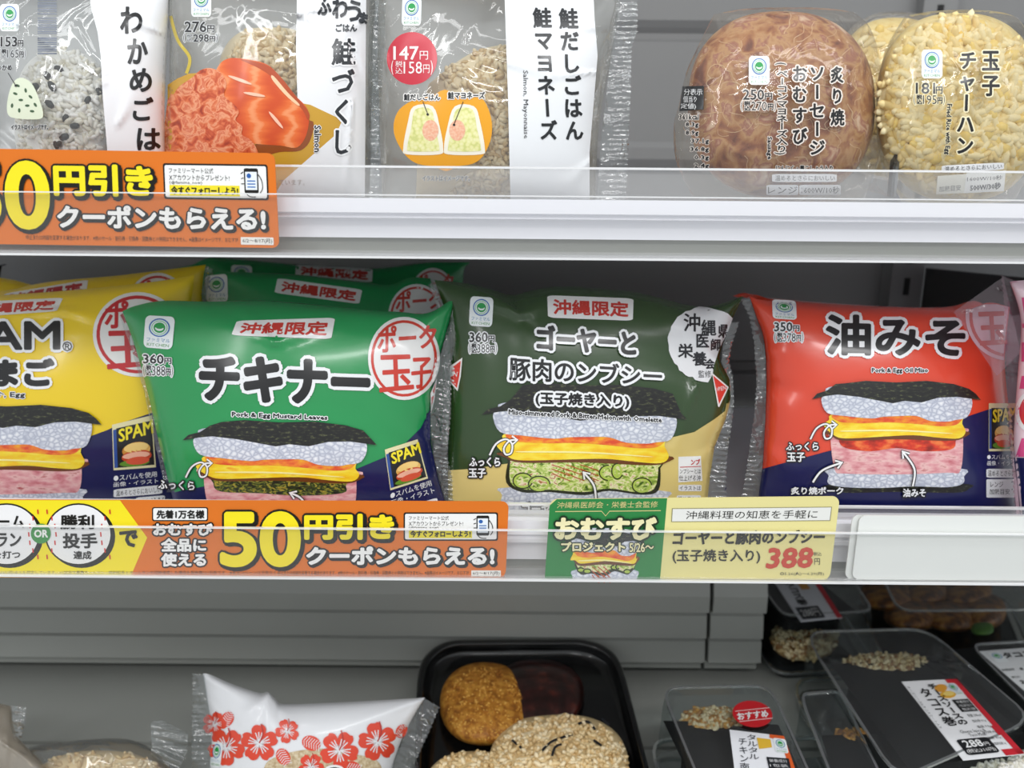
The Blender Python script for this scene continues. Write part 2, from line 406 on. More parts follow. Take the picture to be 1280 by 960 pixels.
def seal(name, surf_plane, inner, outer, mat, parent, teeth=True, rip=.0006, n=None, cross=5, freq=None, back=0):
    """crimped end seal between two pixel polylines (same direction), saw-toothed outside, corrugated in depth"""
    I = A(inner); O = A(outer); L = np.linalg.norm(np.diff(I, axis=0), axis=1).sum(); n = n or int(L/1.6); t = np.linspace(0, 1, n)
    I = poly_eval(I, t); O = poly_eval(O, t)
    if teeth:
        d = O-I; O = O+d/np.linalg.norm(d, axis=1)[:, None]*(2.4*abs(((t*L/6.5) % 1)-.5)*2-1)[:, None]
    V = []; 
    for c in range(cross+1):
        a = c/cross; p = I*(1-a)+O*a; ph = t*L/6.5*2*math.pi
        r = rip*(.55*np.sin(ph+2*np.sin(t*17))*a+1.6*np.sin(t*11+a*2+np.sin(t*29))*a+.5*np.sin(a*14+t*7)*np.sin(t*L/9))
        V.append(surf_plane.at(p, r-back))
    V = np.vstack(V); idx = np.arange((cross+1)*n).reshape(cross+1, n)
    q = np.stack([idx[:-1, :-1], idx[1:, :-1], idx[1:, 1:], idx[:-1, 1:]], -1).reshape(-1, 4)
    return obj(name, V, q, mat, parent, smooth=True)
_uvs = None
def grains(name, surf, region, n, mats, parent, size=(.0016, .0034), lift=.0006, wts=None, jit=.0008, kind='stuff', seg=6, **k):
    """n small grains scattered over a pixel region of a surface as one joined mesh"""
    region = A(region); lo, hi = region.min(0), region.max(0); pts = []
    while len(pts) < n:
        p = rng.uniform(lo, hi); c = False; j = len(region)-1
        for i in range(len(region)):
            a, b = region[i], region[j]
            if (a[1] > p[1]) != (b[1] > p[1]) and p[0] < (b[0]-a[0])*(p[1]-a[1])/(b[1]-a[1])+a[0]: c = not c
            j = i
        if c: pts.append(p)
    P = surf.at(np.array(pts), lift+rng.uniform(-jit, jit, n)); rings = 4; bv = [(0, 0, 1)]
    for i in range(1, rings):
        for j in range(seg): a = math.pi*i/rings; bv.append((math.sin(a)*math.cos(2*math.pi*j/seg), math.sin(a)*math.sin(2*math.pi*j/seg), math.cos(a)))
    bv.append((0, 0, -1)); bv = np.array(bv); bf = []
    for j in range(seg):
        bf.append((0, 1+j, 1+(j+1) % seg)); m = len(bv)-1; e = 1+(rings-2)*seg; bf.append((m, e+(j+1) % seg, e+j))
        for i in range(rings-2): bf.append((1+i*seg+j, 1+(i+1)*seg+j, 1+(i+1)*seg+(j+1) % seg, 1+i*seg+(j+1) % seg))
    V, Fc, mi = [], [], []
    for i in range(n):
        q = Matrix.Rotation(rng.uniform(0, 6.28), 3, 'Y')@Matrix.Rotation(rng.uniform(-.5, .5), 3, 'X'); f = rng.uniform(.8, 1.15)
        v = (bv*[size[0]*f/2, size[0]*f/2, size[1]*f/2])@np.array(q).T+P[i]; o = len(V)*len(bv)
        V.append(v); Fc += [tuple(x+o for x in g) for g in bf]; mi += [int(rng.choice(len(mats), p=wts))]*len(bf)
    return obj(name, np.vstack(V), Fc, mats, parent, mi, smooth=True, kind=kind, **k)

# ================================================================ the case: walls, deck, shelves
DR = .30; DC = .290; WB = .56; WL = .43
WHITE = M('e9e9ee', .35, .2, name='white_steel'); GREY = M('8f918f', .5, 0, name='grey_panel'); RAILG = M('c9cacb', .4, .1, name='rail_grey'); RAILD = M('8a8c86', .45, .1, name='rail_reflection_grey')
WALLM = tex('wall_paint', 'noise', 8, [(0, '747474'), (1, '7c7c7b')], .5, 0, 'Object')
WALL3 = tex('duct_paint', 'noise', 8, [(0, '989a95'), (1, 'a2a49f')], .45, .1, 'Object')
CLEAR = film('clear_acrylic', .015, .5, .03, 0, base=.02, clear=.99); EDGE = film('acrylic_edge', .75, .6, .15, 0, base=.25)
def struct(o): o['kind'] = 'structure'; return o
Z = zat
b1 = [(WB+.02, H+.45), (WB-.006, H+.45), (WB-.006, Z(26, WB)), (WB-.003, Z(34, WB)), (WB, Z(40, WB)), (WB, Z(48, WB)), (WB-.003, Z(52, WB)),
      (WB-.003, Z(176, WB)), (WB-.006, Z(184, WB)), (WB-.006, Z(198, WB)), (WB, Z(216, WB)), (WB, Z(448, WB)), (WB+.006, Z(452, WB)), (WB+.006, Z(462, WB)), (WB, Z(466, WB)), (WB, H-.42), (WB+.02, H-.42)]
struct(prism_x('wall_back', b1, -.75, .75, WALLM))
xe = pt(952, 800, WL)[0]
b2 = [(WL+.11, Z(715, WL)), (WL, Z(715, WL)), (WL-.004, Z(740, WL)), (WL-.004, Z(760, WL)), (WL+.003, Z(764, WL)), (WL, Z(768, WL)), (WL-.002, Z(794, WL)), (WL+.003, Z(797, WL)),
      (WL, Z(800, WL)), (WL-.002, Z(824, WL)), (WL+.006, Z(829, WL)), (WL+.006, Z(840, WL)), (WL+.11, Z(840, WL))]
xs = pt(884, 800, WL)[0]
struct(prism_x('wall_duct', b2, -.6, xs-.0012, WALL3)); struct(prism_x('wall_duct', b2, xs+.0012, xe, WALL3))
ZD = H-.292
yg = .372
struct(box('floor', -.7, .7, yg+.0015, WB, ZD-.02, ZD, WALL3)); struct(box('floor', -.7, .7, .16, yg-.0015, ZD-.02, ZD, WALL3))
struct(box('floor', -.7, .7, .15, WB, ZD-.03, ZD-.021, GREY))
# upright with slots at the back right
up = pt(1128, 370, WB-.012)
u = thing('shelf_upright', 'grey slotted shelf upright on the back wall behind the red package', 'upright', (up[0], WB-.008, H-.16))
SLOT = M('151515', .8, 0, name='dark_slot')
box('post', up[0]-.011, up[0]+.011, WB-.016, WB, H-.135, H+.3, WALLM, u)
for i in range(18):
    z = H-.125+i*.022; box('slot', up[0]-.002, up[0]+.002, WB-.0165, WB-.0145, z, z+.012, SLOT, u)
bz = up[2]
V = [(up[0]+.013+dx, y, z) for dx in (0, .002) for y, z in ((WB-.014, bz+.02), (WB-.17, bz+.024), (WB-.17, bz+.017), (WB-.014, bz-.03))]
obj('bracket', V, [(0, 1, 2, 3), (7, 6, 5, 4), (0, 4, 5, 1), (1, 5, 6, 2), (2, 6, 7, 3), (3, 7, 4, 0)], M('3c3c3c', .6, 0), u)

def shelf(row, label, X0=-.62, X1=.62):
    P = (209, 245, 249, 267, 272, 275, 299, 301, 319, 323) if row == 1 else (635, 663, 651, 668, 672, 680, 704, 706, 721, 725)
    z = [Z(p, DR) for p in P]; zc0, zc1 = Z(P[1], DC), Z(P[9], DC)
    t = thing('display_shelf', label, 'shelf', (0, DR, z[8]))
    zt = z[2]
    prism_x('shelf_board', [(DR+.012, zt-.0205), (WB-.02, zt-.013), (WB-.02, zt-.019), (DR+.012, zt-.0223)], X0, X1, WHITE, t)
    prism_x('price_rail', [(DR, zt), (DR, z[3]), (DR+.0015, z[3]-.0005), (DR+.0015, z[4]), (DR+.0005, z[4]-.0005), (DR+.0005, z[5]+.0005), (DR+.004, z[5]), (DR+.004, z[6]), (DR+.012, z[6]), (DR+.012, zt)], X0, X1, WHITE, t, label='white ribbed price rail')
    prism_x('rail_foot', [(DR+.006, z[6]), (DR+.006, z[8]), (DR+.012, z[8]), (DR+.012, z[6])], X0, X1, RAILD, t)  # solid grey colour stands in for the see-through reflection below the rail
    prism_x('clear_cover', [(DC, zc0), (DC, zc1), (DC+.0008, zc1), (DC+.0008, zc0)], X0, X1, CLEAR, t, label='clear plastic ticket cover')
    for a in (zc0, zc1): box('cover_edge', X0, X1, DC-.0004, DC+.001, a-(.0004 if a == zc1 else .00022), a+(.0004 if a == zc1 else .00022), EDGE, t)
    prism_x('cover_base', [(DC, zc1), (DR+.012, z[8]), (DR+.012, z[8]+.0012), (DC, zc1+.0012)], X0, X1, film('cover_base', .3, .5, .1, 0), t)
    prism_x('front_fence', [(DR+.004, z[0]), (DR+.004, zt), (DR+.0052, zt), (DR+.0052, z[0])], X0, X1, film('clear_fence', .09, .6, .05, 0), t, label='low clear acrylic fence')
    box('fence_edge', X0, X1, DR+.0036, DR+.0054, z[0]-.0004, z[0]+.0004, EDGE, t)
    return t, zt
sh1, ZT1 = shelf(1, 'upper white display shelf with ribbed price rail and clear fence, carrying rice balls')
sh2, ZT2 = shelf(2, 'middle white display shelf with ribbed price rail, carrying the green, yellow and red packages')

# ================================================================ shared print
INK = '111114'; WH = 'f2f3f5'
def logo(k, q, lay=2, part='logo_badge', cp=None, words=True):
    q = B(q); m = lambda u, v: quadmap(q, A((u, v)))[0]
    def sh(p): return quadmap(q, A(p))
    k.poly(part, sh(rrect(0, 0, 1, 1, .16)), 'eef3f4', lay, cp)
    for r, c, l in ((.36, '2f6fb4', 1), (.31, 'eef3f4', 2), (.275, '7fc79a', 3), (.245, 'eef3f4', 4), (.2, '1d9a4a', 5)):
        k.poly(part, sh(ell(.5, .36, r, r*.8, 24)), c, lay+l, cp)
    k.poly(part, sh(np.vstack([ell(.5, .36, .15, .1, 12, 10, 170), ell(.5, .345, .13, .055, 12, 170, 10)])), 'eef3f4', lay+6, cp)
    if words:
        k.text(part, 'ファミマル', sh([(.1, .69), (.9, .69), (.9, .81), (.1, .81)]), '2f7fae', lay+1, .12, cp=cp); k.text(part, 'KITCHEN', sh([(.12, .85), (.88, .85), (.88, .94), (.12, .94)]), '5a9c55', lay+1, .12, cp=cp)
def price(k, a, b, q1, q2, lay=4, part='price_lettering', col=INK, out='f2f3f5', ow=1.3):
    q1, q2 = B(q1), B(q2); s = lambda q, u0, v0, u1, v1: quadmap(q, A([(u0, v0), (u1, v0), (u1, v1), (u0, v1)])); o = ((ow, out),) if out else ()
    k.text(part, a, s(q1, 0, 0, .72, 1), col, lay, .35, o); k.text(part, '円', s(q1, .76, .35, 1, 1), col, lay, .1, o)
    k.text(part, '(', s(q2, 0, -.1, .05, 1.1), col, lay, .1, o); k.text(part, '税', s(q2, .1, -.05, .27, .45), col, lay, .0, o); k.text(part, '込', s(q2, .1, .5, .27, 1), col, lay, 0, o)
    k.text(part, b, s(q2, .3, 0, .74, 1), col, lay, .2, o); k.text(part, '円', s(q2, .77, .25, .92, .95), col, lay, .0, o); k.text(part, ')', s(q2, .95, -.1, 1, 1.1), col, lay, .1, o)
RICEP = tex('rice_print', 'cells', 14, [(0, 'aeb3c4'), (.14, 'd0d4df'), (.34, 'e8eaf0'), (.5, 'f6f7f9')], stretch=(1, 1.35, 1))
NORIP = tex('nori_print', 'noise', 14, [(0, '0c0c0c'), (.5, '161614'), (.6, '2a2c20'), (.66, '5d6040'), (.7, '20211a')], stretch=(1, 2.2, 1))
EGGP = tex('egg_print', 'noise', 4, [(.3, 'f3b41a'), (.48, 'f6d325'), (.62, 'f9e24a'), (.75, 'f0a020')], stretch=(1, 3, 1))
EGGR = tex('egg_red_print', 'noise', 7, [(.35, 'f2a81e'), (.5, 'ee7a2a'), (.65, 'dd4a24')], stretch=(1, 2, 1))
SPAMP = tex('ham_print', 'noise', 6, [(.3, 'c96f78'), (.48, 'e2a0a4'), (.6, 'ecc0bd'), (.72, 'b84a50')], stretch=(1, 2.5, 1))
LEAFP = tex('greens_print', 'noise', 12, [(.35, '12160c'), (.48, '2b3816'), (.56, '6d7a2a'), (.64, 'c3a63a'), (.7, '1c2410')], stretch=(1, 2, 1), dist=1.5)
GOYAP = tex('goya_print', 'noise', 9, [(.33, '3c5a1a'), (.43, '9db84a'), (.52, 'cfdb86'), (.6, 'f1e6c8'), (.68, 'b9652f'), (.75, '4a5a20')], stretch=(1, 1.6, 1), dist=2.0)
MISOP = tex('miso_print', 'noise', 6, [(.3, '8a1d10'), (.5, 'd8371c'), (.65, 'ee7a3a')], stretch=(1, 1.8, 1))
BUNP = tex('bun_print', 'noise', 7, [(.35, 'c9822c'), (.6, 'efc068'), (.75, 'f5dc9c')])
GOLDP = M('c99a2c', .35, .3, name='gold_print')
def sandwich(k, x0, x1, y, kind, tilt=0., rice2=True, nori2=False, part='sandwich_picture', lay=1, seed=1, cp=None):
    """y = nori_top, nori_bottom, rice_bottom, egg_bottom, filling_bottom, rice2_bottom"""
    W = x1-x0; r = random.Random(seed); X = lambda u: x0+u*W
    def P(pts, mat, l, s=True):
        pts = [(X(u), v+tilt*(u-.5)*W) for u, v in pts]; k.poly(part, crom(pts, 4) if s else pts, mat, lay+l, cp)
    yn, yb, yr, ye, yf, y2 = y; j = lambda a=1.5: r.uniform(-a, a)
    if nori2: P([(.1, y2-3), (.5, y2-6), (.92, y2-4), (.93, y2+2), (.85, y2+7), (.5, y2+6), (.2, y2+7), (.09, y2+2)], NORIP, 0)
    if rice2: P([(.14, yf-6), (.86, yf-6)]+[(.9, yf+5), (.89, y2-4), (.8, y2), (.6, y2-1), (.4, y2+1), (.2, y2), (.1, y2-4), (.1, yf+4)], RICEP, 1)
    if kind in ('ham', 'leaf', 'miso'): P([(.13, ye-14), (.87, ye-14), (.895, ye), (.88, yf-3), (.8, yf), (.5, yf+2), (.2, yf+1), (.135, yf-4), (.11, ye)], SPAMP, 2)
    if kind == 'goya':
        P([(.14, ye-12), (.86, ye-12)]+[(.87, ye+6), (.86, yf-6), (.78, yf), (.62, yf-4), (.5, yf+2), (.33, yf-1), (.2, yf), (.12, yf-12), (.13, ye)], M('20250f'), 2)
        P([(.15, ye-10), (.85, ye-10)]+[(.86, ye+6), (.84, yf-8), (.76, yf-3), (.62, yf-7), (.5, yf-2), (.33, yf-4), (.2, yf-4), (.14, yf-13), (.14, ye)], GOYAP, 3)
        for cx, cy, rx in ((.2, .6, .05), (.28, .7, .055), (.62, .35, .05), (.66, .3, .03), (.78, .75, .05)):
            k.ring(part, X(cx), ye+(yf-ye)*cy, rx*W, (yf-ye)*.26, 1.6, '2c3a12', lay+5, r.randint(0, 120), r.randint(260, 380)); k.ring(part, X(cx), ye+(yf-ye)*cy, rx*W-1.6, (yf-ye)*.26-1.5, 2.5, 'b5cc5a', lay+4, 0, 360)
        for cx in (.38, .45, .52):
            for q in range(3): k.line(part, crom([(X(cx-.04), ye+4+q*5), (X(cx), ye+7+q*6), (X(cx+.05), ye+12+q*6)], 4, False), 1.2, 'b5552a', lay+4)
    if kind == 'leaf': P([(.2, ye-6), (.8, ye-6), (.84, ye+6), (.82, ye+15), (.6, ye+19), (.4, ye+17), (.2, ye+16), (.16, ye+6)], LEAFP, 4)
    if kind == 'miso': P([(.2, ye-8), (.8, ye-8), (.85, ye+4), (.82, ye+14), (.65, ye+16), (.5, ye+12), (.35, ye+16), (.2, ye+12), (.16, ye+2)], MISOP, 4)
    P([(.13, ye-10), (.87, ye-10), (.9, ye-1), (.8, ye+3), (.5, ye+1), (.2, ye+3), (.12, ye-3)], M('6b3a14'), 5)
    P([(.1, yr+1), (.14, yr-7), (.5, yr-14), (.86, yr-8), (.89, yr+6), (.91, ye-8), (.87, ye), (.75, ye-1), (.6, ye-4), (.4, ye-2), (.2, ye), (.13, ye-4), (.07, yr+8)], EGGP, 6)
    P([(.14, yr-7), (.5, yr-14), (.86, yr-8), (.87, yr+5), (.78, yr+9), (.62, yr+6), (.45, yr+4), (.3, yr+5), (.16, yr+3)], EGGR, 7)
    P([(.2, (yr+ye)/2+2), (.5, (yr+ye)/2+1), (.8, (yr+ye)/2+5), (.8, (yr+ye)/2+6), (.5, (yr+ye)/2+3), (.2, (yr+ye)/2+3.5)], 'faf0a0', 8)
    P([(.08, yb-8), (.1, yb-16), (.3, yb-20), (.8, yb-18), (.92, yb-8), (.95, yb+4), (.92, yr-3), (.85, yr+1), (.8, yr+3), (.7, yr+2), (.62, yr-4), (.52, yr-4), (.42, yr-3), (.35, yr-1), (.2, yr-4), (.09, yr-8), (.055, yb)], RICEP, 9)
    top = [(.0, yb-1), (.03, yb-8), (.09, yb-12), (.14, yb-20), (.2, yn+3), (.32, yn), (.5, yn+2), (.68, yn), (.84, yn+4), (.93, yn+10), (.97, yb-8), (1.0, yb)]
    bot = [(.93, yb-2), (.86, yb-4), (.75, yb-3), (.65, yb+3), (.55, yb+1), (.48, yb+4), (.38, yb), (.28, yb-4), (.15, yb-7), (.08, yb-5)]
    P(top+bot, NORIP, 11, False)
def can(k, q, lay=2, part='can_picture', cp=None):
    q = B(q); s = lambda p: quadmap(q, A(p))
    k.poly(part, s(rect(0, 0, 1, 1)), 'e6deae', lay, cp); k.poly(part, s(rect(.1, .1, .97, .95)), '14161a', lay+1, cp); k.poly(part, s(rect(.02, .12, .1, .95)), '2a4f9a', lay+1, cp)
    k.poly(part, s(ell(.56, .62, .34, .16, 20)), BUNP, lay+2, cp); k.poly(part, s(ell(.56, .75, .36, .13, 20)), 'c5401f', lay+3, cp); k.poly(part, s(ell(.55, .73, .33, .07, 20)), 'f0b49a', lay+4, cp)
    k.poly(part, s(ell(.5, .88, .36, .07, 16)), '5f8f2a', lay+4, cp); k.poly(part, s(ell(.58, .84, .28, .08, 16)), 'd8553a', lay+5, cp); k.poly(part, s(ell(.56, .57, .3, .1, 16)), 'f3cf7e', lay+3, cp)
    k.text(part, 'SPAM', s([(.16, .14), (1.0, .08), (1.0, .34), (.16, .40)]), 'f5e324', lay+7, .5, cp=cp)
def note(k, q, t, lay=2, part='note_lettering', bg=True, cp=None, col=INK):
    q = B(q)
    if bg: k.poly(part, quadmap(q, rrect(0, 0, 1, 1, .12)), 'e9eaec', lay, cp)
    k.text(part, t, quadmap(q, A([(.05, .18), (.97, .18), (.97, .85), (.05, .85)])), col, lay+1, .1, cp=cp)
def limited(k, q, lay=2, red='c8342a'):
    q = B(q); k.poly('limited_edition_print', quadmap(q, rrect(0, 0, 1, 1, .09)), 'ecebea', lay)
    k.text('limited_edition_print', '沖縄限定', quadmap(q, A([(.07, .18), (.94, .18), (.94, .82), (.07, .82)])), red, lay+1, .7)
def badge(k, cx, cy, rx, ry, lay=2, cp=None, red='cf3a2a', ch=True, dx=0):
    p = 'round_badge'; k.poly(p, ell(cx, cy, rx, ry, 44), 'edecea', lay, cp)
    k.ring(p, cx, cy, rx*.92, ry*.92, rx*.075, red, lay+1, 0, 360, cp=cp)
    if ch:
        k.text(p, 'ポーク', [(cx-rx*.72, cy-ry*.76), (cx+rx*.9, cy-ry*.82), (cx+rx*.85, cy-ry*.28), (cx-rx*.72, cy-ry*.14)], red, lay+2, rx*.018, cp=cp)
        k.text(p, '玉', [(cx-rx*.68, cy-ry*.06), (cx+rx*.2, cy-ry*.08), (cx+rx*.26, cy+ry*.72), (cx-rx*.66, cy+ry*.8)], red, lay+2, rx*.022, cp=cp)
        k.text(p, '子', [(cx+rx*.2, cy), (cx+rx*.78, cy-ry*.02), (cx+rx*.72, cy+ry*.66), (cx+rx*.24, cy+ry*.74)], red, lay+2, rx*.018, cp=cp)
def curl(k, x, y, s=1, lay=8, part='arrow_print'):
    k.uid += 1; part += '#%d' % k.uid
    p = crom([(0, 0), (8, -14), (20, -20), (28, -14), (27, -3), (20, -1), (18, -9), (25, -18), (34, -19)], 6, False)*s+[x, y]
    h = [np.array([(28, -24), (35, -19), (29, -14)])*s+[x, y]]
    for w, c, l in ((4.2*s, INK, 0), (2.2*s, 'f4f4f4', 1)):
        k.line(part, p, w, c, lay+l); [k.line(part, q, w, c, lay+l) for q in h]
def arrow(k, pts, lay=8, part='arrow_print', w=2.4):
    k.uid += 1; part += '#%d' % k.uid
    p = crom(pts, 6, False); d = p[-1]-p[-3]; d /= np.linalg.norm(d); n = np.array([-d[1], d[0]]); t = p[-1]
    h = np.array([t-d*8+n*5, t, t-d*8-n*5])
    for ww, c, l in ((w+2.2, INK, 0), (w, 'f4f4f4', 1)): k.line(part, p, ww, c, lay+l); k.line(part, h, ww, c, lay+l)

# ================================================================ price-rail cards
SGN = wallp(DC+.0025)
def card(label, q, col, r=9, th=.0005, surf=SGN, cat='sign', name='shelf_card', mat=None, corners=(1, 1, 1, 1)):
    q = B(q); W = np.linalg.norm(q[1]-q[0]); Hh = np.linalg.norm(q[3]-q[0]); out = []
    for (u, v, a), c in zip(((1, 0, -90), (1, 1, 0), (0, 1, 90), (0, 0, 180)), corners):
        rr = r if c else .01
        for t in range(6):
            an = math.radians(a+18*t); out.append((u+(math.cos(an)-(1 if u else -1))*rr/W, v+(math.sin(an)-(1 if v else -1))*rr/Hh))
    P = quadmap(q, np.array(out)); loc = surf.at([quadmap(q, A((.5, 1)))[0]])[0]
    t = thing(name, label, cat, tuple(loc)); plate('card', surf, P, th, mat or PAP(col), t)
    return t, Ink(surf, t, .00006, .00005, 60, paper=True), P
def smap(a, b, c, d): return lambda q: B(q)*[a, c]+[b, d]
OR = 'dd741c'; YE = 'f5e21c'
def coupon(k, f, full):
    R = lambda *a: f(rect(*a))
    T = lambda part, t, b, c, lay=6, bold=0, out=(): k.text(part, t, f(b), c, lay, bold, out)
    K = '15130f'
    if full:
        k.poly('yellow_field', f([(-22, 625), (150, 625.4), (184, 672), (163, 721.5), (-22, 721.5)]), YE, 0)
        for cx in (8, 98):
            k.poly('ball_print', f(ell(cx+4, 671, 42, 39, 40)), K, 1); k.poly('ball_print', f(ell(cx, 668, 42, 39, 40)), K, 2); k.poly('ball_print', f(ell(cx, 668, 40, 37, 40)), 'efeeee', 3)
            for s in (-1, 1):
                for q in range(7):
                    a = ell(cx+s*62, 668, 34, 40, 60)
                    t = math.radians(180 if s > 0 else 0)+math.radians(-48+q*16); x, y = cx+s*62+34*math.cos(t), 668+38*math.sin(t)
                    k.line('ball_print', f([(x-.3, y-2.8), (x+.3, y+2.8)]), 1.7, 'd2322a', 4)
        T('campaign_lettering', 'ホーム', (-22, 645, 30, 659), K, 6, .6); T('campaign_lettering', 'ラン', (-4, 667, 26, 683), K, 6, .6); T('campaign_lettering', 'を打つ', (-8, 689, 25, 698), K, 6, .3)
        T('campaign_lettering', '勝利', (76, 644, 117, 661), K, 6, .7); T('campaign_lettering', '投手', (79, 667, 121, 685), K, 6, .7); T('campaign_lettering', '達成', (92, 689, 114, 699), K, 6, .3)
        k.poly('or_badge', f(ell(51, 667, 12.5, 12.5, 28)), '3a9247', 7); T('or_badge', 'OR', (43, 662.5, 59.5, 671.5), 'f4f4f0', 8, .5); T('campaign_lettering', 'で', (150, 664, 171, 683), K, 6, 1.1)
        k.poly('lettering_panel#a', f(rrect(190, 634, 260, 651.5, 2.5)), K, 1); k.poly('lettering_panel#a', f(rrect(191.5, 635.3, 258.6, 650, 2)), 'f2f2f0', 2); T('campaign_lettering', '先着1万名様', (196, 638, 255, 648), K, 6, .4)
        for t, y0, y1, xa, xb in (('おむすび', 655, 669, 192, 265), ('全品に', 673.5, 689, 202, 257), ('使える', 692, 707.5, 202, 257)): T('campaign_lettering', t, (xa, y0, xb, y1), 'f4f4f2', 6, .8, ((1.9, K),))
    for dx, c, l, e in ((2.2, K, 3, 3.2), (0, K, 4, 2.6), (0, YE, 5, 0)):
        for t, b, bo in (('50', (278, 642, 373, 706), 3.2), ('円引き', (382, 644, 491, 673), 1.9)):
            k.text('discount_lettering', t, f(np.array(rect(*b))+[dx, dx*.9]), c, l+2, bo+e)
        k.text('discount_lettering', 'クーポンもらえる!', f(rect(384, 684, 617, 705)+[dx*.8, dx*.7]), c if c == K else 'f4f4f2', l+2, 1.3+e*.75)
    k.poly('lettering_panel', f(rrect(504.5, 640.5, 622.5, 676, 2.5)), K, 1); k.poly('lettering_panel', f(rrect(506.3, 642.3, 620.7, 674.2, 2)), 'f0f0ee', 2)
    T('follow_lettering', 'ファミリーマート公式', (511, 645, 561, 650.3), K, 4, .15); T('follow_lettering', 'Xアカウントからプレゼント!', (511, 651.5, 579, 657.2), K, 4, .15); T('follow_lettering', '(@famima_now)', (511, 657.8, 548, 661.6), K, 4)
    k.poly('lettering_panel', R(511, 662, 590, 672.6), 'ecdc2a', 3); T('follow_lettering', '今すぐフォローしよう!', (513, 663.5, 588, 671.3), K, 5, .35)
    k.poly('phone_print', f(rrect(595.5, 644.5, 611.5, 669.5, 2)), K, 3); k.poly('phone_print', R(597, 648, 610, 666), 'e8eef4', 4); k.poly('phone_print', f(ell(601, 652, 2.6, 2.4, 14)), '2a5fa8', 5)
    for q in range(3): k.poly('phone_print', R(599, 656.5+q*3, 608, 657.7+q*3), '3a74b8', 5)
    k.line('phone_print', f([(592, 650), (595, 648)]), 1, K, 5); k.line('phone_print', f([(592, 655), (595, 654)]), 1, K, 5); k.line('phone_print', f([(592, 660), (596, 660)]), 1, K, 5)
    k.line('phone_print', f(crom([(611, 650), (615, 656), (616, 664), (613, 669)], 4, False)), 1, K, 5); k.line('phone_print', f(crom([(597, 669), (601, 672.5), (608, 673)], 4, False)), 1, K, 5)
    k.poly('date_panel', f(rrect(589, 713, 626, 720.5, .8)), 'f0efe9', 2); T('date_panel', '6/2～8/17(月)', (591, 714.3, 624.5, 719.3), K, 4, .12)
    fp = '最高で11/2(月)までを想定しています。※1試合で複数ホームラン・勝利投手とホームランを同時達成した場合も配布数は1万件です。※キャンペーンは予告なく'
    if full: T('fine_print', fp, (-15, 713.5, 345, 718.5), '3a2a12', 3, .05)
    T('fine_print', '中止または内容を変更する場合があります。※他のセール・割引券・引換券・回数券との併用はできません。※画像はイメージです。おむすび', (347, 713.5, 586, 718.5), '3a2a12', 3, .05)
t, k, _ = card('long yellow and orange campaign card with round OR badge on the middle shelf rail', [(-22, 624.5), (636, 627), (632, 722), (-22, 722)], OR, corners=(1, 1, 0, 0))
coupon(k, smap(1, 0, 1, 0), True); k.build()
SG1 = wallp(DC+.0025)
t, k, _ = card('orange 50 yen coupon card on the upper shelf rail at the left edge', [(-90, 184.5), (343, 191.5), (349, 310), (-90, 304)], OR, corners=(1, 1, 0, 0))
f1 = lambda q: np.c_[B(q)[:, 0]*1.109-354.6+(B(q)[:, 1]-670)*.05, B(q)[:, 1]*1.2576-601.6+(B(q)[:, 0]*1.109-354.6-200)*.013]
coupon(k, f1, False); k.build()
# green and cream project card
t, k, P = card('green and cream card with red 388 price on the middle shelf rail', [(688, 624), (1050, 620.5), (1037, 725), (681, 723)], 'e6dc98', surf=wallp(DC+.002))
gp = [(696, 624), (834, 622.8), (825, 725), (681, 723), (687, 632)]; CR = 'ece4b4'; GK = '17301a'
k.poly('green_field', gp, '2c8443', 0)
k.text('project_lettering', '沖縄県医師会・栄養士会監修', [(697, 627.5), (823, 626.5), (822, 634.5), (696, 635.5)], 'd9cf8c', 3, .2)
k.line('project_lettering', [(694, 639.5), (752, 639), (757, 645), (762, 639), (826, 638.3)], 1, 'd9cf8c', 3)
sandwich(k, 706, 806, (664, 680, 692, 704.5, 718, 734), 'goya', lay=1, part='sandwich_picture', cp=gp, nori2=False)
k.text('project_lettering', 'おむすび', [(696, 648), (820, 648), (818, 674), (694, 674)], CR, 16, 1.6, ((2.6, GK),))
k.text('project_lettering', 'プロジェクト', (702, 678, 781, 689), CR, 16, .6, ((1.3, GK),)); k.text('project_lettering', '5/26～', (787, 679, 817, 690), CR, 16, .3, ((1.0, GK),))
k.poly('heading_panel', [(840, 635.5), (1040, 633.5), (1038, 651), (839, 652.5)], '8f8a68', 2); k.poly('heading_panel', [(841, 636.3), (1039, 634.3), (1037, 650.2), (840, 651.7)], 'e7e7e2', 3)
k.text('heading_lettering', '沖縄料理の知恵を手軽に', [(858, 639), (1023, 637.5), (1021, 648), (857, 649)], '2c2c28', 5, .15)
k.text('product_lettering', 'ゴーヤーと豚肉のンブシー', [(843, 664), (1031, 663), (1030, 679), (841, 681)], '23231d', 5, .7)
k.text('product_lettering', '(玉子焼き入り)', [(841, 687), (950, 687), (950, 704), (841, 704)], '23231d', 5, .35)
k.text('price_lettering', '388', [(962, 686), (1017, 685), (1014, 709), (958, 710)], 'c8442e', 5, 1.2); k.text('price_lettering', '税込', (1017, 690, 1027, 695), '23231d', 5, .1); k.text('price_lettering', '円', (1018, 698, 1025, 706), '23231d', 5, .2)
k.text('fine_print', '◎5.26(火)～6.29(月)', (975, 715, 1030, 720), '4a4636', 5, .05)
k.build()
t, k, _ = card('blank white ticket card in front on the middle shelf rail, at the right edge', [(1075, 644.5), (1320, 646), (1320, 726), (1065, 724)], 'e4e6e2', surf=wallp(DC+.0018), r=8); k.build()
t, k, _ = card('blank white ticket card mostly hidden behind the other blank card', [(1066, 643.8), (1318, 645.2), (1318, 726), (1056, 723.5)], 'dfe1dd', surf=wallp(DC+.0031), r=8); k.build()

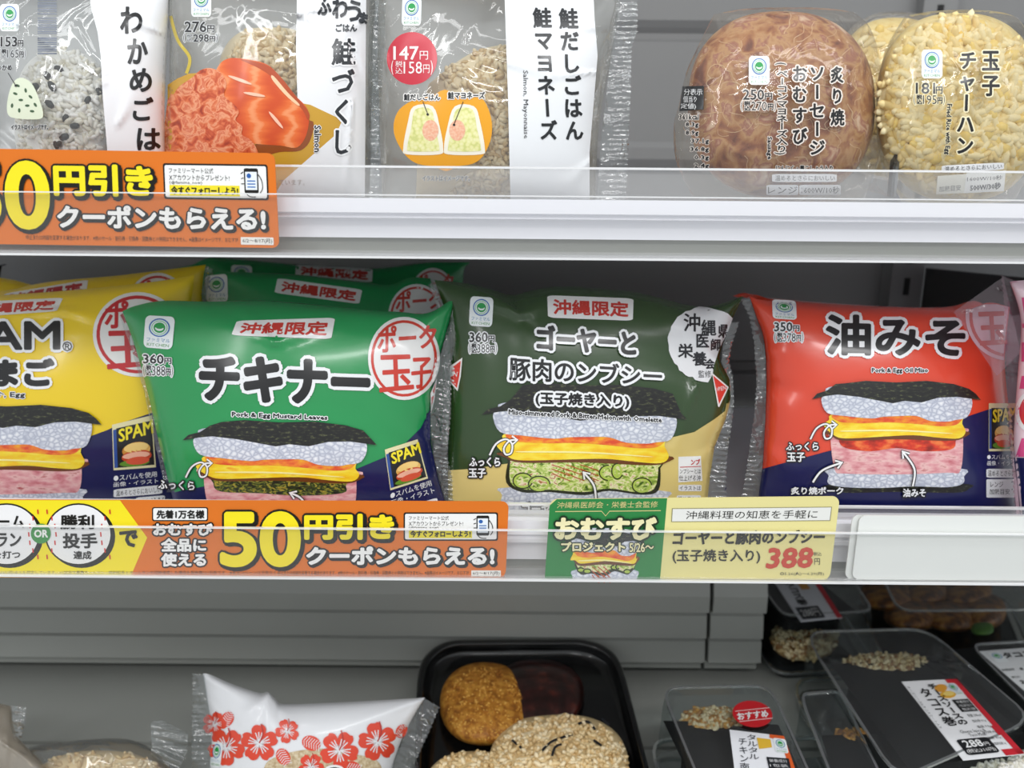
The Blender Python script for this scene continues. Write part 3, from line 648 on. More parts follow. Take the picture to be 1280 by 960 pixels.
# ================================================================ middle shelf: printed packages
SEALF = film('seal_film', .07, 1.3, .12, .6, 120, 'e4e8e8', .07, .95)
def prnt(col, name): return M(col, .27, .4, bump=.10, bscale=50, name=name)
GR, NV, YL, RD, DG, TN = prnt('1d9450', 'green_film'), '10154f', prnt('f2d01c', 'yellow_film'), prnt('e2472c', 'red_film'), prnt('2b461f', 'dark_green_film'), 'dcc67c'
def pack(name, label, surf, mat, loc_px, group=None, cat='food package', mesh=True, backmat=None, nx=80, ny=56, zone=None):
    P = surf.plane.at(loc_px)[0]; P[1] += .006
    t = thing(name, label, cat, tuple(P), group)
    if mesh: surf.mesh('wrapper', mat, t, nx, ny, backmat=backmat, zone=zone)
    return t, Ink(surf, t)
def std(y, lean=.22): return wallp(y, lean, H-.12)
BK = film('pack_back', .6, .8, .2, .3, 30, 'b9bbbb')
# ---- green front
G1 = Pillow(std(.331), [(153, 389), (170, 382), (204, 376), (261, 377), (338, 376), (435, 385), (500, 390), (536, 391), (570, 370)],
            [(570, 370), (556, 421), (543, 468), (537, 510), (538, 555), (548, 600), (556, 626), (564, 656)], [(226, 664), (390, 668), (564, 656)],
            [(153, 389), (168, 431), (184, 488), (199, 555), (214, 615), (226, 664)], .020, .55, .42,
            [(343, 428, 340, 377, 9, -.0006), (343, 428, 250, 396, 9, .0009), (343, 428, 300, 385, 6, .0010), (343, 428, 440, 400, 8, .0009), (343, 428, 392, 383, 6, .0008), (536, 520, 500, 425, 9, .0012), (538, 555, 470, 520, 12, .001), (560, 385, 520, 410, 10, .0014), (166, 395, 215, 440, 12, .001), (540, 600, 480, 560, 9, .0007)], T2=.012)
ZN = [(214, 616), (260, 607), (330, 612), (420, 598), (446, 586), (480, 572), (505, 556), (526, 535), (537.5, 512), (538, 555), (548, 600), (556, 626), (564, 656), (226, 664)]
t, k = pack('rice_sandwich_package', 'bright green package with large black katakana title, at the front of its row', G1, GR, (395, 655), 'printed sandwich packages', zone=(ZN, M(NV, .3, .35)))
k.poly('navy_panel', ZN, NV, 0)
limited(k, [(296, 401), (419, 397), (414, 424), (289, 419)])
k.text('title_lettering', 'チキナー', [(252, 446), (460, 453), (460, 505), (251, 498)], INK, 5, 3.2, ((4.4, WH),))
k.text('english_lettering', 'Pork & Egg Mustard Leaves', [(290, 515), (409, 519.5), (409, 526.5), (290, 522)], INK, 5, .35, ((1.7, WH),))
badge(k, 505, 448, 45, 52); logo(k, [(182, 394), (219, 396), (215, 437), (179, 434)]); price(k, '360', '388', [(179, 443), (214, 444), (214, 455), (179, 454)], [(179, 457), (216, 458), (216, 470), (179, 469)])
sandwich(k, 228, 471, (526, 554, 578, 600, 638, 664), 'leaf', .02, lay=1)
can(k, [(481, 562), (522, 549), (535, 598), (488, 613)], 3); 
k.text('note_lettering', '●スパムを使用', [(488, 616), (538, 600), (540, 607), (488, 624)], WH, 4); k.text('note_lettering', '画像・イラスト', [(489, 625), (542, 609), (544, 616), (490, 633)], WH, 4)
note(k, [(489, 640), (546, 622), (549, 632), (490, 650)], '温めるとさらにおいしい', 3)
k.text('caption_lettering', 'ふっくら', [(198, 600), (243, 602), (243, 613), (198, 611)], WH, 8, .3, ((1.6, INK),)); curl(k, 232, 597, .95); arrow(k, [(386, 635), (375, 622), (362, 616)], 14)
k.poly('open_mark', [(546, 474), (543, 500), (539, 516), (538, 492)], 'f0eeee', 3); k.poly('open_mark', [(545, 478), (542, 498), (539.5, 508), (539.5, 492)], 'd8352a', 4)
k.build()
seal('end_seal', std(.330), [(570, 371), (557, 421), (544, 468), (538, 510), (539, 555), (549, 600), (557, 626), (565, 656)], [(580, 383), (573, 420), (564, 452), (563, 520), (558, 570), (567, 600), (575, 630), (577, 656)], SEALF, t)
seal('end_seal', std(.332), [(154, 390), (168, 431), (185, 488), (200, 555), (215, 615)], [(149, 395), (163, 433), (180, 489), (194, 556), (208, 616)], SEALF, t, teeth=False)
# ---- green behind
G2 = Pillow(std(.385), [(262, 344), (277, 340), (324, 341), (380, 344), (451, 352), (487, 356), (512, 347), (538, 348)], [(538, 348), (548, 400), (540, 600)], [(262, 600), (540, 600)], [(262, 344), (256, 420), (262, 600)], .018, .55, .35,
            [(277, 341, 330, 362, 8, .0014), (490, 356, 470, 380, 10, -.0012), (538, 350, 500, 380, 10, .0014)], T2=.012)
t, k = pack('rice_sandwich_package', 'green package second in its row, tucked directly behind the front green one', G2, GR, (400, 598), 'printed sandwich packages')
limited(k, [(347, 347.5), (453, 362), (449, 380), (343, 366)]); badge(k, 521, 396, 36, 41); logo(k, [(256, 345), (284, 342), (285, 377), (258, 378)]); k.build()
seal('end_seal', std(.384), [(538, 349), (548, 400), (541, 469)], [(549, 351), (562, 400), (552, 469)], SEALF, t)
seal('end_seal', std(.384), [(263, 345), (257, 400), (263, 469)], [(255, 350), (246, 400), (252, 469)], SEALF, t)
G3 = Pillow(std(.435), [(216, 336), (240, 331), (262, 322), (300, 324), (372, 330), (465, 335), (530, 328), (588, 328)], [(588, 328), (578, 360), (585, 555)], [(240, 555), (585, 555)], [(216, 336), (232, 380), (240, 555)], .016, .55, .35, [(588, 330, 540, 350, 9, .0012), (262, 325, 300, 345, 8, .001)], T2=.012)
t, k = pack('rice_sandwich_package', 'green package at the very back of the green row, top edge under the upper shelf', G3, GR, (400, 553), 'printed sandwich packages')
limited(k, [(370, 330.5), (466, 336), (465, 353), (369, 345)]); badge(k, 541, 372, 29, 37); logo(k, [(289, 331), (315, 332), (315, 356), (289, 355)]); k.build()
# ---- goya front
D1 = Pillow(std(.335), [(543, 350), (575, 353), (600, 358), (624, 365), (642, 369), (660, 364), (696, 358), (740, 360), (800, 366), (868, 383), (900, 380), (929, 370)],
            [(929, 370), (914, 402), (903, 430), (900, 452), (912, 474), (913, 500), (906, 527), (893, 559), (888, 592), (884, 628), (882, 658)], [(560, 662), (720, 668), (882, 658)],
            [(543, 350), (557, 392), (563, 440), (562, 500), (560, 560), (560, 620), (560, 662)], .021, .5, .4,
            [(652, 392, 600, 362, 7, .0012), (652, 392, 570, 358, 9, .001), (652, 392, 672, 420, 5, -.0008), (652, 392, 700, 366, 8, .0009), (652, 392, 640, 369, 7, -.002), (740, 361, 740, 372, 4, .001), (900, 455, 840, 392, 9, .0011), (900, 452, 862, 500, 9, .001), (902, 440, 850, 440, 9, -.0009), (871, 480, 845, 560, 6, .0012), (893, 560, 850, 600, 10, .0009), (925, 375, 880, 395, 8, .0012)], T2=.012)
ZN = [(560, 588), (590, 586), (631, 580), (720, 565), (800, 556), (843, 546), (868, 540), (893, 524), (906, 514), (912.5, 500), (906, 527), (893, 559), (888, 592), (884, 628), (882, 658), (720, 667.5), (560, 662), (560, 620)]
t, k = pack('rice_sandwich_package', 'dark green and tan package with white scalloped badge, centre of the middle shelf', D1, DG, (720, 655), 'printed sandwich packages', zone=(ZN, M(TN, .3, .35)))
k.poly('tan_panel', ZN, TN, 0)
limited(k, [(684, 369), (792, 373), (791, 401), (685, 397)])
k.text('title_lettering', 'ゴーヤーと', [(672, 407), (794, 414), (794, 443), (672, 436)], INK, 18, 1.5, ((3.2, WH),))
k.text('title_lettering', '豚肉のンブシー', [(637, 446), (827, 459), (827, 482), (637, 475)], INK, 18, .7, ((3.2, WH),))
k.text('title_lettering', '(玉子焼き入り)', [(670, 490), (786, 494), (786, 511), (670, 507)], INK, 18, .7, ((2.6, WH),))
k.text('english_lettering', 'Miso-simmered Pork & Bitter Melon with Omelette', [(636, 511.5), (827, 522), (827, 528), (636, 518)], INK, 18, .3, ((1.6, WH),))
k.text('caption_lettering', 'ふっくら', (587, 572, 625, 583), WH, 8, .4, ((1.6, INK),)); k.text('caption_lettering', '玉子', (586, 586, 607, 597), WH, 8, .4, ((1.6, INK),)); k.text('caption_lettering', 'ゴーヤー', (653, 629, 700, 642), WH, 18, .5, ((1.8, INK),))
curl(k, 612, 569, 1.0); logo(k, [(588, 370), (617, 372), (615, 409), (586, 407)]); price(k, '360', '388', (587, 415.5, 618, 427.5), (586, 430, 621, 441))
sandwich(k, 602, 859, (480, 522, 550, 577, 617, 648), 'goya', .02, lay=1); arrow(k, [(745, 624), (742, 606), (729, 590)], 14)
bd = [(868, 385), (874, 383), (885, 384), (895, 387), (903, 389), (910, 392), (916, 398), (913, 406), (910, 415), (903, 428), (899, 437), (896, 446), (894, 452), (892, 458), (891, 467), (888, 473), (885, 478), (877, 477), (869, 475), (866, 471), (861, 471), (857, 469), (853, 465), (849, 463), (848, 460), (847, 457), (843, 454), (841, 450), (838, 444), (836, 438), (836, 432), (835, 427), (834.5, 422), (836, 417), (838, 413), (839, 408), (843, 402), (847, 396), (852, 393), (857, 389), (863, 388)]
k.poly('supervision_badge', bd, 'e9eaec', 2)
for ch, q in (('沖', (855, 392, 875, 414)), ('縄', (877, 400, 895, 419)), ('県', (898, 406, 911, 422)), ('医', (871, 418, 886, 434)), ('師', (889, 424, 900.5, 438)), ('栄', (848, 430, 866, 447)), ('養', (866, 440, 883, 457)), ('会', (882, 449, 893, 461)), ('監修', (873, 463, 889, 472))):
    k.text('supervision_lettering', ch, q, '1b1c22', 4, .5 if ch != '監修' else 0, cp=bd)
k.poly('open_mark', [(890, 466), (911, 484), (899, 509), (897.5, 508)], 'f2f0ee', 3); k.poly('open_mark', [(891.5, 469.5), (909, 484.4), (899, 505)], 'dc3a2c', 4); k.text('open_lettering', 'OPEN', [(893, 485), (907, 481.5), (907.5, 487), (894, 490)], WH, 6)
k.poly('open_mark', [(578, 447), (576, 470), (572, 489), (562.5, 478), (562.5, 458)], 'f2f0ee', 3); k.poly('open_mark', [(576, 451), (574, 470), (571, 485), (563, 476), (563, 461)], 'dc3a2c', 4); k.text('open_lettering', 'EN', [(563, 462), (572, 465), (571, 471), (563, 469)], WH, 6)
k.poly('note_panel', [(848, 571), (876, 570), (878, 601), (848, 603)], 'eceded', 2); k.text('note_lettering', 'ンブ', (864, 574, 875, 581), 'c03030', 4, .3); k.line('note_lettering', [(850, 584), (876, 583)], 1, 'c03030', 3)
k.text('note_lettering', 'ンプシーとは', (850, 586, 876, 592), INK, 4); k.text('note_lettering', '仕上げる沖', (849, 594, 876, 601), INK, 4)
note(k, (848, 606, 877, 614), 'イラストは', 2); note(k, (846, 619, 876, 628), '温めるとさ', 2)
k.build()
seal('end_seal', std(.330), [(914, 403), (904, 430), (901, 452), (912, 474), (913, 500), (906, 527), (893, 559), (888, 592), (884, 628), (883, 656)], [(924, 402), (914, 432), (911, 452), (916, 472), (917, 500), (915, 527), (910, 559), (907, 592), (908, 628), (909, 656)], SEALF, t)
seal('end_seal', std(.337), [(543, 352), (557, 392), (563, 440), (562, 500), (560, 560), (560, 620), (560, 660)], [(536, 356), (549, 392), (556, 440), (555, 500), (552, 560), (550, 620), (550, 660)], SEALF, t)
# ---- red front + red behind
R1 = Pillow(std(.335), [(937, 370), (960, 376), (1052, 383), (1112, 385), (1205, 386), (1236, 378), (1262, 384)], [(1262, 384), (1256, 450), (1262, 520), (1267, 590), (1272, 662)], [(950, 662), (1110, 668), (1272, 662)],
            [(937, 370), (945, 395), (954, 420), (958, 459), (957, 512), (953, 583), (947, 633), (950, 662)], .021, .5, .4,
            [(958, 480, 1010, 492, 12, -.0012), (958, 440, 1000, 440, 12, .0009), (940, 374, 1000, 420, 10, .0009), (1262, 386, 1215, 400, 9, .001), (1240, 470, 1230, 400, 6, .0006), (955, 560, 1000, 600, 14, .0008), (1255, 560, 1215, 620, 12, .0008)], T2=.012)
ZN = [(953, 586), (990, 576), (1035, 564), (1100, 548), (1160, 534), (1208, 521), (1235, 512), (1261.5, 507), (1262, 520), (1267, 590), (1272, 662), (1110, 667.5), (950, 662), (947, 633)]
t, k = pack('rice_sandwich_package', 'red and navy package with white outlined title, front right of middle shelf', R1, RD, (1110, 655), 'printed sandwich packages', zone=(ZN, M(NV, .3, .35)))
k.poly('navy_panel', ZN, NV, 0)
k.text('title_lettering', '油みそ', [(1034, 394), (1205, 399), (1205, 445), (1034, 442)], INK, 5, 1.9, ((4.0, WH),))
k.text('english_lettering', 'Pork & Egg Oil Miso', (1090, 460, 1160, 467), INK, 5, .3, ((1.5, WH),))
logo(k, [(965, 374), (995, 376), (996, 400), (966, 398)]); price(k, '350', '378', (968, 403, 999, 414), (968, 416.5, 1004, 427))
badge(k, 1262, 395, 55, 56, ch=False, cp=R1.xy(np.array([(a, b) for a, b in [(x/20, .004) for x in range(1, 20)]+[(.996, y/20) for y in range(0, 21)]+[(x/20, .9) for x in range(19, 0, -1)]])))
k.text('round_badge', '玉', [(1222, 391), (1256, 390), (1258, 429), (1226, 431)], 'cf3a2a', 5, 1.2); k.poly('round_badge', [(1224, 396), (1256, 396), (1257, 408), (1223, 403)], 'edecea', 3)
sandwich(k, 1015, 1226, (476, 500, 524, 548, 591, 609), 'miso', .0, lay=1, nori2=True, seed=3); can(k, (1236, 504, 1270, 564), 3)
k.text('note_lettering', '●スパムを使用', (1234, 568, 1274, 574.5), WH, 5); k.text('note_lettering', '画像・イラスト', (1234, 576, 1274, 582), WH, 5); note(k, (1233, 586, 1270, 597), '温めるとさらに', 3)
k.poly('note_lettering', rrect(1233, 599, 1269, 622, 1.5), 'e9eaec', 2); k.text('note_lettering', 'レンジ', (1238, 602, 1254, 609), INK, 4); k.text('note_lettering', '加熱目安', (1237, 611, 1262, 618), INK, 4)
k.text('caption_lettering', 'ふっくら', (983, 553, 1023, 563), WH, 8, .3, ((1.5, INK),)); k.text('caption_lettering', '玉子', (984, 566, 1006, 577), WH, 8, .3, ((1.5, INK),)); k.text('caption_lettering', '炙り焼ポーク', (989, 609, 1054, 618), WH, 14, .35, ((1.5, INK),)); k.text('caption_lettering', '油みそ', (1129, 611, 1157, 621), WH, 14, .35, ((1.5, INK),))
curl(k, 1013, 549, .95); arrow(k, [(1016, 603), (1028, 588), (1053, 578)], 14); arrow(k, [(1141, 608), (1143, 586), (1128, 564)], 14); k.build()
seal('end_seal', std(.334), [(937, 371), (945, 395), (954, 420), (958, 459), (957, 512), (953, 583), (947, 633), (950, 660)], [(926, 374), (937, 396), (943, 430), (946, 477), (943, 520), (935, 575), (927, 625), (928, 658)], SEALF, t)
R2 = Pillow(std(.385), [(916, 370), (932, 366), (960, 372), (1090, 382), (1180, 384), (1216, 376), (1236, 384)], [(1236, 384), (1238, 430), (1238, 600)], [(975, 600), (1238, 600)], [(916, 370), (955, 400), (975, 600)], .018, .55, .35, T2=.012)
t, k = pack('rice_sandwich_package', 'red package mostly hidden behind the front red one, only its top corners showing', R2, RD, (1080, 598), 'printed sandwich packages'); k.build()
# ---- yellow front + two behind + black one
Y1 = Pillow(std(.354), [(-95, 380), (-40, 371), (0, 369), (60, 365), (130, 359), (200, 351), (243, 344)], [(243, 344), (236, 400), (226, 470), (222, 560), (226, 640)], [(-95, 640), (60, 642), (226, 640)], [(-95, 380), (-88, 520), (-95, 640)], .021, .5, .42,
            [(80, 388, 0, 395, 5, .0016), (80, 388, 125, 396, 6, .0016), (80, 388, 60, 366, 7, -.0006), (240, 350, 180, 380, 12, .001), (232, 430, 180, 480, 14, .0008)], T2=.012)
ZN = [(-92, 572), (0, 562), (100, 550), (133, 538), (157, 527), (190, 516), (223.5, 505), (222, 560), (226, 640), (60, 641.5), (-95, 640)]
t, k = pack('rice_sandwich_package', 'front yellow package with thick black roman letters, left of middle shelf', Y1, YL, (80, 655), 'printed sandwich packages', zone=(ZN, M(NV, .3, .35)))
k.poly('navy_panel', ZN, NV, 0)
limited(k, [(-42, 378), (79, 372), (71, 389), (-44, 397)], 1)
k.text('title_lettering', 'SPAM', [(-80, 404), (74, 402), (74, 436), (-80, 437)], INK, 5, 1.6, ((3.6, WH),)); k.text('title_lettering', '®', (78, 427, 90, 439), INK, 6, .3, ((1.4, WH),))
k.text('title_lettering', 'たまご', [(-52, 450), (66, 450), (66, 481), (-52, 481)], INK, 5, 2.4, ((3.6, WH),)); k.text('english_lettering', 'SPAM®, Egg', (-40, 490, 31, 498), INK, 5, .3, ((1.5, WH),))
badge(k, 172, 418, 56, 53, red='c5232a'); sandwich(k, -110, 127, (506, 531, 560, 586, 616, 636), 'ham', .0, lay=1, seed=5); can(k, [(140, 531), (190, 519), (195, 584), (142, 588)], 3)
k.text('note_lettering', '●スパムを使用', [(142, 594), (196, 589), (196, 596), (142, 602)], WH, 4); k.text('note_lettering', '画像・イラスト', [(142, 603), (198, 598), (198, 604), (142, 609)], WH, 4); note(k, [(142, 612), (202, 606), (203, 617), (142, 622)], '温めるとさらにおいしい', 3); note(k, [(170, 622), (206, 619), (206, 632), (170, 634)], '1600W', 3); k.build()
Y2 = Pillow(std(.385), [(-60, 372), (15, 362), (39, 356), (80, 350), (140, 345), (200, 338), (257, 331)], [(257, 331), (252, 380), (250, 600)], [(-60, 600), (250, 600)], [(-60, 372), (-55, 420), (-60, 600)], .018, .55, .35, [(257, 333, 200, 352, 10, .001)], T2=.012)
t, k = pack('rice_sandwich_package', 'yellow package with pointed corner rising behind the front yellow one', Y2, YL, (90, 598), 'printed sandwich packages')
limited(k, [(6, 367), (110, 349.5), (108, 364.5), (-4, 381)], 1, 'b02430'); badge(k, 197, 385, 39, 44, red='c5232a'); k.build()
seal('end_seal', std(.384), [(257, 332), (253, 380), (250, 469)], [(266, 336), (261, 380), (258, 469)], SEALF, t)
Y3 = Pillow(std(.43), [(-70, 336), (-20, 343), (0, 347), (22, 351), (42, 357)], [(42, 357), (44, 400), (42, 560)], [(-70, 560), (42, 560)], [(-70, 336), (-66, 390), (-70, 560)], .014, .55, .35, T2=.01)
t, k = pack('rice_sandwich_package', 'small visible corner of a yellow package at the back left, by the frame edge', Y3, YL, (-10, 558), 'printed sandwich packages'); k.build()
K1 = Pillow(std(.475), [(-70, 338), (-20, 336), (9, 331)], [(9, 331), (0, 350), (-4, 520)], [(-70, 520), (-4, 520)], [(-70, 338), (-66, 370), (-70, 520)], .012, .55, .35, T2=.008)
t, k = pack('rice_ball_package', 'black package tip at the far left edge behind the yellow ones', K1, prnt('0c0c0d', 'black_film'), (-30, 518)); k.build()
# ---- pink package at the right edge
P1 = Pillow(std(.318, .1), [(1262, 352), (1290, 350), (1345, 352)], [(1345, 352), (1345, 660)], [(1277, 664), (1345, 662)], [(1262, 352), (1276, 400), (1272, 470), (1267, 550), (1272, 610), (1277, 664)], .012, .5, .35, [(1262, 354, 1290, 380, 10, .001)], T2=.012)
t, k = pack('rice_ball_package', 'pink patterned package with navy base cut off by the right frame edge', P1, prnt('f3d9e2', 'pale_pink_film'), (1310, 655))
PK = 'e0508c'
for a, b in ((372, 392), (404, 410), (428, 452), (470, 486), (503, 512), (522, 530), (548, 571)): k.poly('pink_pattern', [(1277, a), (1340, a), (1340, b), (1280-(a-372)*.06, b)], PK, 1)
for a in (412, 455, 490, 532): k.poly('pink_pattern', rect(1290, a-6, 1340, a+8), 'ee86b0', 2)
k.poly('white_oval', ell(1292, 515, 23, 27, 30), 'f2eff0', 3); k.poly('white_oval', ell(1292, 515, 18, 22, 30), 'd02a3a', 4); k.poly('white_oval', ell(1293, 521, 12, 14, 24), 'f2eff0', 5)
k.poly('navy_panel', [(1267, 572), (1344, 574), (1344, 660), (1277, 662), (1272, 610)], NV, 2); k.build()
PF = film('pink_clear_film', .06, 1.0, .1, .7, 60, 'f2d0dc', .04, .95)
seal('end_seal', std(.317, .1), [(1272, 352), (1278, 400), (1273, 470), (1268, 550), (1273, 610), (1278, 662)], [(1252, 344), (1257, 400), (1258, 470), (1262, 550), (1266, 590), (1270, 660)], PF, t)
P1f = Pillow(std(.312, .1), [(1192, 390), (1254, 346)], [(1254, 346), (1276, 440)], [(1246, 470), (1276, 440)], [(1192, 390), (1246, 470)], .0004, 1.0, 1.0, [(1252, 366, 1300, 372, 4, .0012), (1200, 395, 1270, 380, 6, .0009), (1250, 450, 1262, 380, 5, .001)], T2=.002)
P1f.mesh('loose_film', PF, t, 40, 30, back=False)

# ================================================================ upper shelf: clear rice ball bags
CF = film('clear_bag_film', .06, 1.2, .07, .6, 42, 'f4f5f5', .035, .98)
CB = film('clear_bag_back', .8, .8, .2, .6, 40, 'dadbda', .05)
RICE = [M(c, .38, .15, name='rice_'+n) for c, n in (('fbf9f3', 'light'), ('f3efe3', 'mid'), ('e8e2cf', 'dark'))]
BROWN = [M(c, .38, .15, name='seasoned_rice_'+n) for c, n in (('efdcb4', 'light'), ('e2c896', 'mid'), ('d2b27c', 'dark'))]
FRIED = [M(c, .5, .08, name='fried_rice_'+n) for c, n in (('f5e8ba', 'light'), ('efd99a', 'mid'), ('f0d680', 'yellow'), ('eecb6a', 'egg'))]
NORI = [M('161b17', .5, .1, name='seaweed')]
def shape(pl, pts, T, p1=.5, p2=.5, wr=()):
    """closed blob from an ellipse-like list (top L->R, right, bottom, left given as four lists)"""
    return Pillow(pl, *pts, T, p1, p2, wr)
def oval(cx, cy, rx, ry, pl, T, p=.5, wr=(), rot=0, sq=.72):
    E_ = lambda a0, a1: ell(cx, cy, rx, ry, 9, a0, a1+1e-9, rot) if False else np.array([(cx+rx*np.sign(math.cos(a))*abs(math.cos(a))**sq, cy+ry*np.sign(math.sin(a))*abs(math.sin(a))**sq) for a in np.radians(np.linspace(a0, a1, 9))])
    return Pillow(pl, E_(-135, -45), E_(-45, 45), E_(135, 45), E_(225, 135), T, p, p, wr)
R1P = lambda y: wallp(y, .15, H+.03)
def clearbag(label, S, loc, seals=(), rice=None):
    P = S.plane.at(loc)[0]; P[1] += .006
    t = thing('rice_ball_package', label, 'food package', tuple(P), 'clear bagged rice balls on the upper shelf')
    return t, Ink(S, t, .0003)
def blob(name, t, S, region, n, mats, wts=None, size=(.0021, .0042), basemat=None, lift=.0005, label=None):
    S.mesh(name, basemat or mats[-1], t, 36, 30, label=label)
    return grains('rice_grains', S, region, n, mats, t, size, lift, wts)
BARC = M('6f7684', .4, .2)
# A seaweed rice
S = Pillow(R1P(.338), [(-60, -40), (70, -46), (214, -38)], [(214, -38), (209, 60), (206, 150), (207, 250)], [(-60, 254), (70, 258), (207, 250)], [(-60, -40), (-55, 100), (-60, 254)], .022, .5, .45,
           [(24, 30, 130, 105, 4, .0011), (24, 30, 60, 5, 4, .0009), (95, 30, 130, 90, 4, .001), (200, 40, 160, 20, 6, .001), (24, 32, 10, 120, 6, .0008), (150, 150, 170, 110, 9, .0006)])
t, k = clearbag('seaweed rice ball in clear bag, leftmost on the upper shelf', S, (70, 246))
S.mesh('bag', CF, t, 70, 60, backmat=CB)
Rb = oval(78, 148, 60, 84, R1P(.335), .013); reg = ell(78, 142, 58, 82, 24)
blob('rice_ball', t, Rb, reg, 520, RICE+[RICE[0]]); grains('seaweed_bits', Rb, ell(80, 136, 48, 66, 20), 15, NORI, t, (.0028, .0045), .0016)
k.poly('white_band', [(108, -40), (212, -36), (208, 60), (205.5, 150), (206, 248), (138, 250), (134, 187), (128, 115), (126, 70), (122, 40), (114, 10)], 'eeeff1', 0)
for ch, q in (('わ', (151, 9, 177, 41)), ('か', (160, 49, 184, 79)), ('め', (163, 86, 189, 114)), ('ご', (167, 122, 191, 150)), ('は', (172, 161, 200, 187)), ('ん', (176, 196, 203, 224))): k.text('brush_lettering', ch, q, INK, 3, 1.0)
logo(k, (0, 5, 24, 39)); price(k, '153', '165', (1, 46, 29, 58), (-1, 62, 32, 72), 3, out='d8dadb', ow=.8)
k.text('note_lettering', 'わかめ', (-4, 81, 15, 88), INK, 3, 0, ((.9, 'e4e6e6'),)); k.line('note_lettering', [(10, 91), (19, 106)], .9, INK, 6); k.poly('note_lettering', ell(19.5, 107, 1.5, 1.5, 10), INK, 6)
k.poly('rice_ball_drawing', crom([(22, 98), (33, 99), (42, 108), (50, 127), (54, 143), (48, 149), (20, 148), (10, 143), (9, 128), (14, 108)], 4), 'dde5cc', 2)
for x, y, a in ((19, 117, .5), (32, 113, 2), (38, 121, 1), (26, 125, 0), (15, 132, 2.4), (34, 132, 0), (24, 138, 2.2), (40, 139, .2), (22, 107, .6), (44, 131, 1.4)): k.poly('rice_ball_drawing', ell(x, y, 3, 1.6, 8, rot=a*40), '3e5a3c', 3)
k.text('note_lettering', 'イラストはイメージです。', (14, 156, 60, 162), '3a3a3a', 3, 0, ((.8, 'e0e2e2'),))
for i in range(26):
    if i % 9 != 7: k.poly('barcode', rect(47+i*.0, i*2.75, 71, i*2.75+1.1+(i*7 % 5)*.25), BARC, 0)
k.build()
# B salmon
S = Pillow(R1P(.338), [(208, -42), (330, -48), (474, -40)], [(474, -40), (468, 20), (465, 120), (462, 250)], [(208, 252), (330, 258), (462, 250)], [(208, -42), (212, 60), (208, 250)], .022, .5, .45,
           [(370, 18, 270, 6, 5, .0011), (370, 18, 450, 0, 5, .0011), (370, 18, 410, 30, 5, .0008), (440, 130, 432, 240, 4, .0011), (465, 20, 430, 40, 6, .001), (222, 40, 230, 110, 6, .0009), (440, 60, 470, 160, 6, -.001)])
t, k = clearbag('clear rice ball bag printed with a large orange salmon picture, upper shelf', S, (335, 248))
S.mesh('bag', CF, t, 70, 60, backmat=CB)
Rb = oval(338, 110, 66, 76, R1P(.336), .013); blob('rice_ball', t, Rb, [(280, 100), (290, 60), (310, 40), (338, 34), (366, 38), (380, 60), (400, 130), (375, 150), (330, 110)], 280, BROWN, basemat=BROWN[0])
k.poly('gold_backing', [(209.5, 106), (222, 98), (236, 92), (262, 90), (372, 128), (388, 131), (428, 150), (420, 168), (354, 226), (340, 250), (209.5, 250)], GOLDP, 0)
k.line('gold_backing', crom([(213, 20), (222, 50), (237, 72), (233, 92)], 5, False), 4, 'c9b23e', 0)
k.poly('white_band', [(372, -44), (458, -40), (456, 246), (338, 252), (354, 226), (420, 168), (428, 150), (388, 131), (372, 128), (370, 60)], 'e9eaec', 0)
CHK = tex('salmon_print', 'wave', 2.1, [(0, 'cf4c16'), (.5, 'dc5f22'), (.85, 'e5702f'), (1, 'ee9560')], dist=3.5, stretch=(.35, 1.6, 1)); FLK = tex('salmon_flake_print', 'noise', 7.5, [(.3, '9c3216'), (.4, 'c4502a'), (.47, 'dc7446'), (.54, 'eaa27a'), (.6, 'd2623a'), (.7, 'efb08a')], dist=.9, detail=8)
DKO = M('8f4a1c')
k.poly('salmon_picture', crom([(320, 180), (386, 150), (389, 172), (376, 188), (350, 190), (330, 196), (322, 200)], 4), DKO, 1)
k.poly('salmon_picture', crom([(272, 84), (283, 74), (300, 73), (330, 79), (347, 92), (368, 118), (385, 138), (384, 165), (372, 184), (350, 182), (322, 180), (290, 175), (262, 150), (262, 110)], 5), CHK, 2)
k.poly('salmon_picture', crom([(300, 74), (330, 80), (348, 93), (369, 119), (386, 140), (385, 150), (378, 137), (360, 118), (342, 98), (325, 86)], 4), 'b2481c', 3)
k.poly('salmon_picture', crom([(342, 95), (360, 116), (374, 130), (371, 131), (356, 118), (340, 99)], 4), 'f8c9a0', 4)
k.poly('salmon_picture', crom([(209, 128), (217, 118), (224, 108), (240, 97), (250, 88), (262, 85), (275, 90), (283, 104), (280, 120), (292, 130), (299, 140), (294, 150), (303, 158), (302, 168), (312, 174), (320, 184), (324, 202), (316, 240), (209, 244)], 3), FLK, 5)
for x, y, rx, a in ((318, 118, 14, 10), (300, 100, 16, 20), (345, 150, 14, 50)): k.poly('salmon_picture', ell(x, y, rx, 2, 12, rot=a), 'f9c3a6', 6)
k.vtext('brush_lettering', '鮭づくし', [(413, 46), (447, 46), (442, 196), (412, 196)], '20242a', 4, .9, ((2.2, 'f2f3f4'),), sc=.92)
for ch, q in (('ふ', [(396, -4), (412, -8), (414, 16), (398, 20)]), ('わ', [(416, -4), (434, -4), (434, 22), (416, 22)]), ('う', [(436, 0), (452, 3), (450, 28), (434, 25)]), ('ま', [(450, 14), (460, 18), (458, 30), (449, 28)])): k.text('brush_lettering', ch, q, '20242a', 4, .9)
k.text('brush_lettering', 'ごはん', [(420, 30), (446, 30), (446, 39), (420, 39)], '20242a', 4, .4); k.rtext('english_lettering', 'Salmon', (393, 157, 401, 190), INK, 4, .3, ((1.3, 'f2f3f4'),))
